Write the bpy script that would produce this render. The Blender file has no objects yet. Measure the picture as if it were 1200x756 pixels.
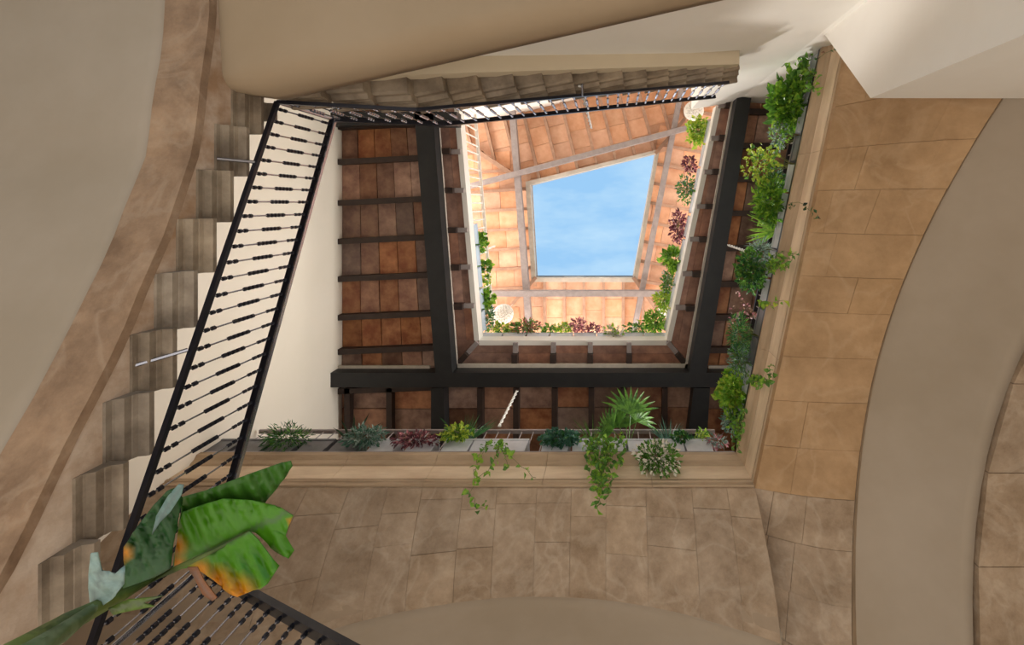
import bpy, bmesh, math, random
from mathutils import Vector, Matrix
rnd = random.Random(7)
C = bpy.context.scene.collection
SC = bpy.context.scene
F = 540.0; PX, PY = 716.0, 240.0          # focal length in pixels and the zenith point (1200 x 756 frame)
CZ = 1.5                                  # eye height; heights h below are metres above the eye

# ------------------------------------------------------------------ camera, sky, sun, lights, exposure
cd = bpy.data.cameras.new('camera'); cam = bpy.data.objects.new('camera', cd); C.objects.link(cam)
cam.location = (0, 0, CZ); cam.rotation_euler = (math.pi, 0, 0)
cd.sensor_width = 36; cd.lens = F / 1200 * 36
cd.shift_x = (600 - PX) / 1200; cd.shift_y = (PY - 378) / 1200
cd.clip_start = 0.02
SC.camera = cam
SC.view_settings.view_transform = 'Standard'; SC.view_settings.look = 'None'
SC.view_settings.exposure = 0.0; SC.view_settings.gamma = 1
w = bpy.data.worlds.new('sky'); SC.world = w; w.use_nodes = True
nt = w.node_tree; nt.nodes.clear()
wo = nt.nodes.new('ShaderNodeOutputWorld'); bg = nt.nodes.new('ShaderNodeBackground')
tc = nt.nodes.new('ShaderNodeTexCoord'); mp = nt.nodes.new('ShaderNodeMapping')
mp.inputs['Scale'].default_value = (2.0, 5.0, 1.0); mp.inputs['Rotation'].default_value = (0, 0, .35)
no = nt.nodes.new('ShaderNodeTexNoise'); no.inputs['Scale'].default_value = 1.3; no.inputs['Detail'].default_value = 5
no.inputs['Roughness'].default_value = .6
rp = nt.nodes.new('ShaderNodeValToRGB')
rp.color_ramp.elements[0].position = .35; rp.color_ramp.elements[0].color = (.31, .57, .87, 1)
rp.color_ramp.elements[1].position = .72; rp.color_ramp.elements[1].color = (.66, .86, .96, 1)
nt.links.new(tc.outputs['Generated'], mp.inputs['Vector']); nt.links.new(mp.outputs[0], no.inputs['Vector'])
nt.links.new(no.outputs['Fac'], rp.inputs[0]); nt.links.new(rp.outputs[0], bg.inputs[0]); nt.links.new(bg.outputs[0], wo.inputs[0])
bg.inputs[1].default_value = 1.08

def light(name, kind, loc, rot, energy, color, size=1, sizey=None):
    l = bpy.data.lights.new(name, kind); l.energy = energy; l.color = color
    if kind == 'AREA':
        l.shape = 'RECTANGLE'; l.size = size; l.size_y = sizey or size
    elif kind == 'SUN': l.angle = size
    else: l.shadow_soft_size = size
    o = bpy.data.objects.new(name, l); C.objects.link(o); o.location = loc; o.rotation_euler = rot
    return o
def aim(d):   # rotation that sends a light along d
    return Vector(d).to_track_quat('-Z', 'Y').to_euler()
light('sun', 'SUN', (0, 0, 20), aim((.40, -.40, -1)), 3.0, (1, .95, .88), math.radians(4.0))
# unseen fill lamps added to brighten the court, from the floor and the galleries
light('paving_fill', 'AREA', (0, 1.0, .15), (math.pi, 0, 0), 300, (1, .93, .84), 9, 9)
light('gallery_fill', 'AREA', (3.9, 1.5, CZ + 6.9), aim((-1, 0, -.12)), 115, (1, .96, .9), 5, 1.8).data.spread = math.radians(80)
light('upper_gallery_fill_a', 'AREA', (-4.7, 1, CZ + 10.0), aim((1, 0, .2)), 210, (1, .95, .88), 5, 1.8)
light('upper_gallery_fill_b', 'AREA', (4.2, 1, CZ + 10.0), aim((-1, 0, .2)), 210, (1, .95, .88), 5, 1.8)
light('upper_gallery_fill_c', 'AREA', (-.5, 5.0, CZ + 10.0), aim((0, -1, .2)), 330, (1, .95, .88), 6, 1.8)

# ------------------------------------------------------------------ materials
def nodes_mat(name):
    m = bpy.data.materials.new(name); m.use_nodes = True
    return m, m.node_tree, m.node_tree.nodes['Principled BSDF']
def mat(name, col, rough=.7, var=.0, scale=3.0, col2=None, bump=0.0, bscale=40, metal=0, objvar=0.0, stretch=(1,1,1), detail=6, lo=.35, hi=.68, nrough=.6, vein=None):
    m, t, b = nodes_mat(name)
    b.inputs['Roughness'].default_value = rough; b.inputs['Metallic'].default_value = metal
    tcn = t.nodes.new('ShaderNodeNewGeometry'); mpn = t.nodes.new('ShaderNodeMapping'); mpn.inputs['Scale'].default_value = stretch
    t.links.new(tcn.outputs['Position'], mpn.inputs['Vector'])
    if col2 is None and var: col2 = tuple(c * (1 - var) for c in col)
    src = None
    if col2:
        n = t.nodes.new('ShaderNodeTexNoise'); n.inputs['Scale'].default_value = scale; n.inputs['Detail'].default_value = detail
        n.inputs['Roughness'].default_value = nrough
        t.links.new(mpn.outputs[0], n.inputs['Vector'])
        r = t.nodes.new('ShaderNodeValToRGB')
        r.color_ramp.elements[0].position = lo; r.color_ramp.elements[0].color = (*col2, 1)
        r.color_ramp.elements[1].position = hi; r.color_ramp.elements[1].color = (*col, 1)
        t.links.new(n.outputs['Fac'], r.inputs[0]); src = r.outputs[0]
        if vein:      # pale mineral streaks and lime patches in the stone
            n3 = t.nodes.new('ShaderNodeTexNoise'); n3.inputs['Scale'].default_value = vein[1]; n3.inputs['Detail'].default_value = 7
            n3.inputs['Distortion'].default_value = .8; t.links.new(tcn.outputs['Position'], n3.inputs['Vector'])
            r3 = t.nodes.new('ShaderNodeValToRGB'); e = r3.color_ramp.elements
            e[0].position = .455; e[0].color = (0, 0, 0, 1); e[1].position = .50; e[1].color = (vein[2],) * 3 + (1,)
            q = e.new(.545); q.color = (0, 0, 0, 1); q = e.new(.66); q.color = (0, 0, 0, 1); q = e.new(.74); q.color = (vein[2]*.8,) * 3 + (1,)
            m3 = t.nodes.new('ShaderNodeMix'); m3.data_type = 'RGBA'; t.links.new(n3.outputs['Fac'], r3.inputs[0]); t.links.new(r3.outputs[0], m3.inputs[0])
            t.links.new(src, m3.inputs[6]); m3.inputs[7].default_value = (*vein[0], 1); src = m3.outputs[2]
    else:
        b.inputs['Base Color'].default_value = (*col, 1)
    if objvar:
        oi = t.nodes.new('ShaderNodeObjectInfo'); hs = t.nodes.new('ShaderNodeHueSaturation')
        mr = t.nodes.new('ShaderNodeMapRange'); mr.inputs['To Min'].default_value = 1 - objvar; mr.inputs['To Max'].default_value = 1 + objvar
        t.links.new(oi.outputs['Random'], mr.inputs['Value']); t.links.new(mr.outputs[0], hs.inputs['Value'])
        mh = t.nodes.new('ShaderNodeMath'); mh.operation = 'MULTIPLY'; mh.inputs[1].default_value = 7.31
        mf = t.nodes.new('ShaderNodeMath'); mf.operation = 'FRACT'
        ms = t.nodes.new('ShaderNodeMapRange'); ms.inputs['To Min'].default_value = 1 - objvar * .8; ms.inputs['To Max'].default_value = 1 + objvar * .5
        t.links.new(oi.outputs['Random'], mh.inputs[0]); t.links.new(mh.outputs[0], mf.inputs[0]); t.links.new(mf.outputs[0], ms.inputs['Value'])
        t.links.new(ms.outputs[0], hs.inputs['Saturation'])
        if src: t.links.new(src, hs.inputs['Color'])
        else: hs.inputs['Color'].default_value = (*col, 1)
        src = hs.outputs[0]
    if src: t.links.new(src, b.inputs['Base Color'])
    if bump:
        n2 = t.nodes.new('ShaderNodeTexNoise'); n2.inputs['Scale'].default_value = bscale; n2.inputs['Detail'].default_value = 8
        t.links.new(mpn.outputs[0], n2.inputs['Vector'])
        bp = t.nodes.new('ShaderNodeBump'); bp.inputs['Strength'].default_value = bump; bp.inputs['Distance'].default_value = .02
        t.links.new(n2.outputs['Fac'], bp.inputs['Height']); t.links.new(bp.outputs[0], b.inputs['Normal'])
    return m
M = {}
M['stone'] = mat('sandstone', (.47, .35, .245), .85, scale=2.6, col2=(.25, .17, .105), bump=.7, bscale=12, objvar=.06, nrough=.72, detail=9, vein=((.60, .50, .39), 1.9, .22), lo=.32, hi=.66)
M['stone_lampglow'] = mat('sandstone_lamp_glow', (.50, .315, .165), .85, scale=1.7, col2=(.32, .19, .09), bump=.5, bscale=8, nrough=.68, detail=8, vein=((.60, .43, .27), 1.5, .2), objvar=.03)  # orange lamp glow is put into this stone's colour
M['arris'] = mat('dark_arris', (.36, .26, .17), .9, scale=3, col2=(.25, .18, .115), bump=.4, bscale=10)  # darker strip along the outer edge of the right arch
M['stone_mortar'] = mat('mortar', (.40, .30, .21), .95, var=.2)
M['cornice'] = mat('cornice_stone', (.56, .41, .27), .8, scale=2.5, col2=(.40, .285, .18), bump=.3, bscale=20, stretch=(.5,.5,3), objvar=.05)
M['fascia'] = mat('lit_fascia_stone', (.86, .69, .50), .8, scale=3, col2=(.66, .49, .33), bump=.3, bscale=14, stretch=(.5,.5,2))  # light on the cornice fascia is put into this paler colour
M['rib'] = mat('stair_rib_stone', (.40, .26, .16), .85, scale=2.8, col2=(.20, .12, .07), bump=1.0, bscale=7, nrough=.7, detail=9, vein=((.55, .42, .30), 2.0, .2))
M['spandrel'] = mat('spandrel_stone', (.66, .53, .42), .85, scale=3.0, col2=(.36, .215, .12), bump=.7, bscale=9)
M['step'] = mat('step_stone', (.36, .285, .205), .75, scale=3.4, col2=(.15, .11, .075), bump=.5, bscale=18, objvar=.15)
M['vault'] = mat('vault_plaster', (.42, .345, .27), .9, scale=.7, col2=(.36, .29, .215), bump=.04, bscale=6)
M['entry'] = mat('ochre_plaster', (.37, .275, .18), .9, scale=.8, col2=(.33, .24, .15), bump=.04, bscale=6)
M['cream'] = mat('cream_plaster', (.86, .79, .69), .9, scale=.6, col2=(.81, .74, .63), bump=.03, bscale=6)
M['white'] = mat('white_plaster', (.90, .87, .82), .9, scale=.8, col2=(.85, .81, .75), bump=.03, bscale=6)
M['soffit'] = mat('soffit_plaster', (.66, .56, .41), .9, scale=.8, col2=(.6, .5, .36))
M['black'] = mat('black_beam_paint', (.017, .018, .019), .5, scale=6, col2=(.010, .011, .013))
M['iron'] = mat('wrought_iron', (.022, .022, .03), .3, metal=.6)
M['steel'] = mat('polished_iron', (.42, .44, .52), .25, metal=1)
M['joist'] = mat('dark_joist', (.048, .026, .018), .6, scale=9, col2=(.028, .015, .012), stretch=(1,1,1))
M['tile'] = mat('gallery_tile', (.44, .235, .14), .8, scale=5, col2=(.22, .095, .06), bump=.25, bscale=25, objvar=.45)
M['tile_ring'] = mat('ring_tile', (.46, .24, .16), .8, scale=5, col2=(.26, .13, .095), bump=.2, bscale=25, objvar=.2)
M['tile_roof'] = mat('roof_tile', (.84, .50, .32), .8, scale=5, col2=(.70, .36, .21), bump=.15, bscale=20, objvar=.16)
M['rafter'] = mat('rafter_wood', (.50, .31, .21), .7, scale=8, col2=(.38, .22, .15))
M['greywood'] = mat('grey_beam', (.36, .31, .30), .55, scale=8, col2=(.27, .23, .225))
M['plank'] = mat('pale_plank', (.62, .56, .48), .6, scale=6, col2=(.5, .44, .38))
M['whitepaint'] = mat('white_paint', (.80, .77, .72), .5)
M['deck'] = mat('deck_mortar', (.30, .22, .17), .9)
M['floor'] = mat('stone_paving', (.55, .47, .37), .7, scale=2, col2=(.45, .37, .28))
M['box'] = mat('zinc_planter', (.66, .67, .71), .4, scale=5, col2=(.52, .53, .57))
M['boxdark'] = mat('shaded_dark_planter', (.15, .15, .165), .4, scale=5, col2=(.10, .10, .11))  # zinc with shade in its colour; also the dark right-row boxes
M['soil'] = mat('soil', (.04, .028, .018), .95)
M['bluebox'] = mat('pale_blue_planter', (.50, .60, .72), .4)
M['rope'] = mat('white_rod', (.75, .74, .70), .4)
def leafmat(name, c1, c2, rough=.45, sc=14):
    m = mat(name, c1, rough, scale=sc, col2=c2, detail=2, lo=.4, hi=.6)
    b = m.node_tree.nodes['Principled BSDF']
    t = m.node_tree; tr = t.nodes.new('ShaderNodeBsdfTranslucent'); ad = t.nodes.new('ShaderNodeMixShader'); ad.inputs[0].default_value = .35
    src = b.inputs['Base Color'].links[0].from_socket if b.inputs['Base Color'].links else None
    if src: t.links.new(src, tr.inputs['Color'])
    out = t.nodes['Material Output']
    t.links.new(b.outputs[0], ad.inputs[1]); t.links.new(tr.outputs[0], ad.inputs[2]); t.links.new(ad.outputs[0], out.inputs['Surface'])
    return m
LM = {
 'bright': leafmat('leaf_bright', (.36, .58, .06), (.13, .33, .03)),
 'green': leafmat('leaf_green', (.16, .36, .05), (.06, .17, .025)),
 'deep': leafmat('leaf_deep', (.05, .19, .05), (.02, .085, .025)),
 'dark': leafmat('leaf_dark', (.03, .07, .03), (.012, .03, .015)),
 'silver': leafmat('leaf_silver', (.34, .42, .37), (.13, .22, .17)),
 'teal': leafmat('leaf_teal', (.10, .24, .17), (.04, .12, .08)),
 'yellow': leafmat('leaf_yellow', (.55, .62, .08), (.28, .44, .05)),
 'purple': leafmat('leaf_purple', (.24, .07, .09), (.10, .035, .05)),
 'red': leafmat('leaf_red', (.50, .12, .12), (.14, .20, .06)),
 'pink': leafmat('leaf_pink', (.60, .25, .28), (.26, .10, .12)),
 'cream': leafmat('leaf_variegated', (.28, .42, .12), (.09, .22, .04), sc=30),
 'dry': leafmat('leaf_dry', (.34, .20, .13), (.20, .12, .08)),
 'stem': mat('stem', (.16, .17, .05), .6), 'brownstem': mat('twig', (.16, .09, .05), .7),
}

# ------------------------------------------------------------------ helpers
def P(px, py, h): return ((px - PX) / F * h, (py - PY) / F * h, h)
class MB:
    def __init__(s): s.v = []; s.f = []
    def add(s, vs, fs):
        n = len(s.v); s.v += [tuple(v) for v in vs]; s.f += [tuple(i + n for i in f) for f in fs]; return s
    def hexa(s, b4, t4):
        return s.add(list(b4) + list(t4), [(3,2,1,0),(4,5,6,7),(0,1,5,4),(1,2,6,5),(2,3,7,6),(3,0,4,7)])
    def box(s, x0, x1, y0, y1, z0, z1):
        return s.hexa([(x0,y0,z0),(x1,y0,z0),(x1,y1,z0),(x0,y1,z0)], [(x0,y0,z1),(x1,y0,z1),(x1,y1,z1),(x0,y1,z1)])
    def bar(s, a, b, w, h=None, up=(0,0,1)):
        a = Vector(a); b = Vector(b); d = (b - a).normalized(); h = h or w
        u = Vector(up)
        if abs(d.dot(u)) > .99: u = Vector((0,1,0))
        sd = d.cross(u).normalized() * w / 2; uu = sd.cross(d).normalized() * h / 2
        return s.hexa([a-sd-uu, a+sd-uu, a+sd+uu, a-sd+uu], [b-sd-uu, b+sd-uu, b+sd+uu, b-sd+uu])
    def tube(s, pts, r, n=6, r2=None):
        pts = [Vector(p) for p in pts]; rings = []; base = len(s.v)
        for i, p in enumerate(pts):
            d = (pts[min(i+1, len(pts)-1)] - pts[max(i-1, 0)]).normalized()
            u = Vector((0,0,1)) if abs(d.z) < .9 else Vector((1,0,0))
            a = d.cross(u).normalized(); b = a.cross(d)
            rr = r[i] if isinstance(r, (list, tuple)) else r + ((r2 - r) * i / (len(pts)-1) if r2 is not None else 0)
            for k in range(n):
                t = 2 * math.pi * k / n; s.v.append(tuple(p + a * math.cos(t) * rr + b * math.sin(t) * rr))
        for i in range(len(pts)-1):
            for k in range(n):
                k2 = (k+1) % n; s.f.append((base+i*n+k, base+i*n+k2, base+(i+1)*n+k2, base+(i+1)*n+k))
        s.f.append(tuple(base + k for k in range(n))[::-1]); s.f.append(tuple(base + (len(pts)-1)*n + k for k in range(n)))
        return s
    def leaf(s, p, d, nrm, L, W, fold=.25):
        p = Vector(p); d = Vector(d).normalized(); n = Vector(nrm)
        sd = d.cross(n)
        if sd.length < 1e-3: sd = d.cross(Vector((.3,.5,.8)))
        sd.normalize(); n = sd.cross(d)
        tip = p + d * L - n * L * .18; m = p + d * L * .45
        a = m + sd * W/2 + n * W*fold; b = m - sd * W/2 + n * W*fold
        a2 = p + d*L*.75 + sd*W*.3 + n*W*fold*.4 - n*L*.06; b2 = p + d*L*.75 - sd*W*.3 + n*W*fold*.4 - n*L*.06
        return s.add([p, a, a2, tip, b2, b, m + n*0, p + d*L*.75 - n*L*.08], [(0,1,6),(1,2,7,6),(2,3,7),(0,6,5),(6,7,4,5),(7,3,4)])
    def build(s, name, m, parent=None, smooth=False, kind=None):
        xs = [v[0] for v in s.v]; ys = [v[1] for v in s.v]; zs = [v[2] for v in s.v]
        o0 = Vector(((min(xs)+max(xs))/2, (min(ys)+max(ys))/2, min(zs)))
        me = bpy.data.meshes.new(name); me.from_pydata([tuple(Vector(v) - o0) for v in s.v], [], s.f); me.update()
        if smooth: me.polygons.foreach_set('use_smooth', [True] * len(me.polygons))
        me.materials.append(M.get(m) or LM.get(m) if isinstance(m, str) else m)
        o = bpy.data.objects.new(name, me); C.objects.link(o)
        wl = o0 + Vector((0, 0, CZ))
        if parent: o.parent = parent; o.location = wl - Vector(parent['_w'])
        else: o.location = wl
        o['_w'] = tuple(wl)
        if kind: o['kind'] = kind
        return o
def tag(o, label=None, cat=None, group=None, kind=None):
    if label: o['label'] = label
    if cat: o['category'] = cat
    if group: o['group'] = group
    if kind: o['kind'] = kind
    return o
def empty(name, loc, label=None, cat=None, group=None, kind=None):
    o = bpy.data.objects.new(name, None); C.objects.link(o); o.empty_display_size = .1
    o.location = (loc[0], loc[1], loc[2] + CZ); o['_w'] = tuple(o.location)
    return tag(o, label, cat, group, kind)
def struct(name, mb, m, label=None, smooth=False):
    o = mb.build(name, m, None, smooth); tag(o, label or name.replace('_', ' '), 'building part', None, 'structure'); return o
def shell(name, label):
    return empty(name, (0, 0, -CZ), label, 'building part', None, 'structure')
def lerp(a, b, t): return tuple(x + (y - x) * t for x, y in zip(a, b))
def interp(tab, x):
    if x <= tab[0][0]:
        (a, b), (c, d) = tab[0], tab[1]
    elif x >= tab[-1][0]:
        (a, b), (c, d) = tab[-2], tab[-1]
    else:
        for i in range(len(tab)-1):
            if tab[i][0] <= x <= tab[i+1][0]: (a, b), (c, d) = tab[i], tab[i+1]; break
    return b + (d - b) * (x - a) / (c - a)
def grid(fn, us, vs, th=(0, 0, .12)):       # a sheet with thickness, fn(u, v) -> point
    mb = MB(); nu, nv = len(us), len(vs); t = Vector(th)
    pts = [Vector(fn(u, v)) for u in us for v in vs]
    mb.v = [tuple(p) for p in pts] + [tuple(p + t) for p in pts]; N = nu * nv
    for i in range(nu-1):
        for j in range(nv-1):
            a = i*nv+j; q = (a, a+1, a+nv+1, a+nv); mb.f.append(q); mb.f.append(tuple(x+N for x in q[::-1]))
    for i in range(nu-1):
        for j in (0, nv-1):
            a = i*nv+j; mb.f.append((a, a+nv, a+nv+N, a+N))
    for j in range(nv-1):
        for i in (0, nu-1):
            a = i*nv+j; mb.f.append((a, a+1, a+1+N, a+N))
    return mb
def frange(a, b, n): return [a + (b - a) * i / n for i in range(n + 1)]

# ------------------------------------------------------------------ the setting: floor and walls
FLR = -CZ
struct('floor', MB().box(-7, 7.5, -6, 8, FLR - .2, FLR), 'floor', 'stone paved floor of the patio')
WX = -4.9                                              # plaster wall beside the stair
HL = 5.5                                               # upper edge of the cornice
ex = lambda Y: 2.107 - .21 * Y                         # line of the right-hand cornice lip
wl_ = shell('wall_left', 'cream plaster wall rising beside and above the stair')
MB().box(WX - .3, WX, -6, 7, FLR, 12.3).build('plaster', 'cream', wl_)
nw = lambda X: -(1.5 + .166 * X)                       # wall under the upper flight
nu = lambda X: -(2.87 + .242 * X)                      # wall of the stairwell
mb = MB(); mb.hexa([(-3.2, nw(-3.2), 3.3), (1.47, nw(1.47), 3.3), (1.47, nw(1.47) - .2, 3.3), (-3.2, nw(-3.2) - .2, 3.3)],
                   [(-3.2, nw(-3.2), 3.62 + .0), (1.47, nw(1.47), 5.20), (1.47, nw(1.47) - .2, 5.20), (-3.2, nw(-3.2) - .2, 3.62)])
struct('wall_under_stair', mb, 'white', 'white plaster wall filling in beneath the upper stair flight')
mb = MB(); mb.hexa([(WX, nu(WX), 3.9), (1.47, nu(1.47), 3.9), (1.47, nu(1.47) - .3, 3.9), (WX, nu(WX) - .3, 3.9)],
                   [(WX, nu(WX), 8.42), (1.47, nu(1.47), 8.42), (1.47, nu(1.47) - .3, 8.42), (WX, nu(WX) - .3, 8.42)])
mb.hexa([(WX, nu(WX), 8.421), (5.2, nu(5.2), 8.421), (5.2, nu(5.2) - .3, 8.421), (WX, nu(WX) - .3, 8.421)],
                   [(WX, nu(WX), 12.2), (5.2, nu(5.2), 12.2), (5.2, nu(5.2) - .3, 12.2), (WX, nu(WX) - .3, 12.2)])
struct('wall_stairwell', mb, 'white', 'white upper wall of the stairwell behind the upper railing')
# solid white corner mass: from the end of the upper flight to the right-hand gallery
cor = [(1.47, nw(1.47)), (2.30, nw(2.30)), (2.98, -1.83), (5.2, -1.2), (5.2, -4.5), (1.47, -4.5)]
def prism(poly, z0, z1):
    n = len(poly); zb = [z0]*n if not isinstance(z0, (list, tuple)) else z0; zt = [z1]*n if not isinstance(z1, (list, tuple)) else z1
    return MB().add([(p[0], p[1], a) for p, a in zip(poly, zb)] + [(p[0], p[1], a) for p, a in zip(poly, zt)],
        [tuple(range(n))[::-1], tuple(range(n, 2*n))] + [(i, (i+1) % n, (i+1) % n + n, i + n) for i in range(n)])
struct('wall_corner', prism(cor, FLR, 8.42), 'white', 'bright white corner wall rising past the end of the railing')
# pier under the right-hand arch; its head slopes up to the end of the cornice
pc = [(2.235, -.919), (3.60, -.90), (3.60, -2.2), (2.44, -2.2), (2.36, nw(2.36))]
struct('wall_pier', prism(pc, FLR, [3.97, 3.90, 3.90, 5.30, 5.10]), 'white', 'white plastered pier whose sharp corner meets the stone arch')
for nm, q in (('wall_right', (5.2, 5.5, -4.5, 7)), ('wall_near', (WX, 5.5, 6.3, 6.6))):
    struct(nm, MB().box(q[0], q[1], q[2], q[3], FLR, 12.2), 'cream', 'plain outer wall of the galleries' if nm == 'wall_right' else 'plain outer wall behind the near gallery')

# ------------------------------------------------------------------ stone arches (intrados stones) and vaults
hs = lambda X: 4.72 - .098 * (X + .72) ** 2            # near arch, spans left-right
he = lambda Y: 4.89 - .11 * (Y - 2.0) ** 2             # right-hand arch
hf = lambda Y: 4.5 - .11 * (Y - 2.55) ** 2             # arch beyond the right-hand vault
YN, YF = 3.06, 4.02
# each soffit is splayed: it falls from just under the cornice to the arch line at its outer edge
eh = he
def hN(X, f): return hs(X) + (4.97 - hs(X)) * max(0, 1 - f) ** 1.6
def hR(Y, f): return he(Y) + (4.97 - he(Y)) * max(0, 1 - f) ** 1.6
def cuts(n, lo=.0):
    c = sorted([0] + [(k + rnd.uniform(.25, .75)) / n for k in range(n)][:n-1] + [1]) if n > 1 else [0, 1]
    return c
def stones(root, fn, marks, mats, ncut=(2, 3), gap=.0018):
    """courses run between consecutive marks; fn(mark, f) -> point on the soffit, f 0..1 across it"""
    for i in range(len(marks) - 1):
        a, b = marks[i], marks[i+1]; cs = cuts(rnd.choice(ncut)); m = mats(a)
        for q in range(len(cs) - 1):
            g = gap; fa, fb = cs[q] + g, cs[q+1] - g; fm = (fa + fb) / 2; dz = rnd.uniform(0, .006)
            bt = []
            for f in (fa, fa*.67+fb*.33, fa*.33+fb*.67, fb):
                for t in (a + g, (a + b) / 2, b - g):
                    p = fn(t, f); bt.append((p[0], p[1], p[2] + dz))
            tp = [(p[0], p[1], 5.2) for p in bt]; fs = []
            for u in (0, 1, 2):
                for v in (0, 1):
                    k = u*3 + v; fs.append((k, k+1, k+4, k+3)); fs.append((k+12, k+15, k+16, k+13))
            for (x, y) in ((0,1),(1,2),(2,5),(5,8),(8,11),(11,10),(10,9),(9,6),(6,3),(3,0)): fs.append((x, x+12, y+12, y))
            o = MB().add(bt + tp, fs).build('stone', m, root)
w_near = shell('wall_arch_near', 'weathered sandstone arch below the near side of the gallery')
xs = []; x = -4.9
while x < 1.5:
    xs.append(x); x += rnd.uniform(.36, .52)
xs.append(ex(YN) + .09)
fN = lambda X, f: (X, YN + (YF - YN) * f, hN(X, f))
stones(w_near, fN, xs, lambda a: 'stone')
grid(lambda u, v: (u, YN + .003 + (YF - YN - .006) * v, hN(u, v) + .014), frange(xs[0], xs[-1], 40), frange(0, 1, 12), (0, 0, .2)).build('mortar', 'stone_mortar', w_near)
w_r = shell('wall_arch_right', 'sandstone arch with lamp glow in its colour below the right side of the gallery')
ys = []; y = -2.0
while y < 4.9:
    ys.append(y); y += rnd.uniform(.38, .5)
ys = [v for v in ys if not 2.85 < v < 3.25]; ys.append(YN); ys.sort(); ys.append(5.3)
fR = lambda Y, f: (ex(Y) + .09 + .97 * f, Y, hR(Y, f))
stones(w_r, fR, [v for v in ys if v <= YN + .001], lambda a: 'stone_lampglow', (1, 2, 3), .0015)
stones(w_r, fR, [v for v in ys if v >= YN - .001], lambda a: 'stone', (2, 3))
grid(lambda u, v: (ex(u) + .093 + .964 * v, u, hR(u, v) + .04), frange(-2.0, 5.3, 40), frange(0, 1, 12), (0, 0, .15)).build('mortar', 'stone_mortar', w_r)
grid(lambda u, v: (ex(u) + 1.065 + v * .10, u, eh(u) + .004 + v * .12), frange(-1.4, 5.3, 30), [0, 1], (0, 0, .3)).build('arris', 'arris', w_r)
vf = lambda u, v: (ex(v) + 1.10 + u * 1.01, v, (he(v) + .10) * (1 - u) + (4.5 - .11 * (v - 2.55) ** 2 + .03) * u + .16 * math.sin(math.pi * max(0, u)))
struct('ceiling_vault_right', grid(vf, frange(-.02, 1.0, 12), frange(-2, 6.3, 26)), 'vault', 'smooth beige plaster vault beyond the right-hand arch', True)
w_f = shell('wall_arch_far_right', 'sandstone arch at the far right edge')
fx = lambda Y: 4.21 - .2 * Y
yy = -1.0
while yy < 6.2:
    st = rnd.uniform(.75, .95)
    for r in range(2):
        a, b = yy + .004, yy + st - .004; q = [0, .62, 1.6]
        MB().hexa([(fx(a)+q[r],a,hf(a)+.03*r),(fx(a)+q[r+1]-.006,a,hf(a)+.03*r),(fx(b)+q[r+1]-.006,b,hf(b)+.03*r),(fx(b)+q[r],b,hf(b)+.03*r)],
                  [(fx(a)+q[r],a,hf(a)+1.1),(fx(a)+q[r+1]-.006,a,hf(a)+1.1),(fx(b)+q[r+1]-.006,b,hf(b)+1.1),(fx(b)+q[r],b,hf(b)+1.1)]).build('stone', 'stone', w_f)
    yy += st
grid(lambda u, v: (fx(u) + v, u, hf(u) + .04), frange(-1, 6.2, 24), [.01, 1.58], (0, 0, .9)).build('mortar', 'stone_mortar', w_f)
sv = lambda u, v: (u, YF - .02 + v * 2.4, hs(u) + .10 + .2 * math.sin(math.pi * min(.9, v)))
struct('ceiling_vault_near', grid(sv, frange(-5, 1.6, 22), frange(0, 1, 8)), 'vault', 'smooth beige plaster vault beyond the near arch', True)
# solid floor of the first gallery above the arches
G0 = 5.28
mb = MB(); mb.box(WX, ex(YN) + .2, YN + .02, 6.3, G0, HL - .02)
struct('floor_gallery_near', mb, 'deck', 'floor slab of the near gallery')
mb = prism([(ex(-1.9) + .1, -1.9), (5.2, -1.9), (5.2, 6.3), (ex(6.3) + .1, 6.3)], G0, HL - .02)
struct('floor_gallery_right', mb, 'deck', 'floor slab of the right-hand gallery')

# cornice: moulded blocks following the opening
prof = [(-.0, HL), (0, HL - .055), (.012, HL - .065), (.045, HL - .09), (.062, HL - .135), (.085, HL - .15), (.085, HL - .40), (.075, HL - .415), (.075, HL - .44),
        (.09, HL - .45), (.09, HL - .50), (.22, HL - .50), (.22, HL)]
PR = [prof, [(.079, HL - .155), (.079, HL - .395), (.0849, HL - .395), (.0849, HL - .155)]]  # second profile: thin band that carries the painted-in light
trim = shell('trim_1', 'moulded stone cornice with a fascia painted as lit around the gallery opening')
def corn(P0, P1, d0, d1, q=0):      # extrude profile from P0 to P1; d0/d1: offset direction per unit profile depth
    mb = MB(); prof = PR[q]; n = len(prof)
    for (p, d) in ((P0, d0), (P1, d1)):
        for (o, z) in prof: mb.v.append((p[0] + d[0]*o, p[1] + d[1]*o, z))
    for i in range(n):
        j = (i+1) % n; mb.f.append((i, j, j+n, i+n))
    mb.f.append(tuple(range(n))[::-1]); mb.f.append(tuple(range(n, 2*n)))
    return mb
SEc = (ex(2.954), 2.954); dmit = ((1.02 - .21), 1.0)
cut = [WX, -4.2, -3.1, -2.05, -.75, .45]
for i in range(len(cut)):
    a = (cut[i] + .002, 2.954); b = (cut[i+1] - .002, 2.954) if i + 1 < len(cut) else SEc
    corn(a, b, (0, 1), (0, 1) if i + 1 < len(cut) else dmit).build('cornice_stone', 'cornice', trim)
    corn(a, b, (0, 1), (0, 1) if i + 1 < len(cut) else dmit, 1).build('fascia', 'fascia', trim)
cy = [2.954, 1.7, .55, -.6, -1.9]
for i in range(4):
    a = (ex(cy[i] - (.002 if i else 0)), cy[i] - (.002 if i else 0)); b = (ex(cy[i+1]), cy[i+1] + .002)
    corn(a, b, dmit if i == 0 else (1.02, .0), (1.02, 0)).build('cornice_stone', 'cornice', trim)
    corn(a, b, dmit if i == 0 else (1.02, .0), (1.02, 0), 1).build('fascia', 'fascia', trim)

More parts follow.
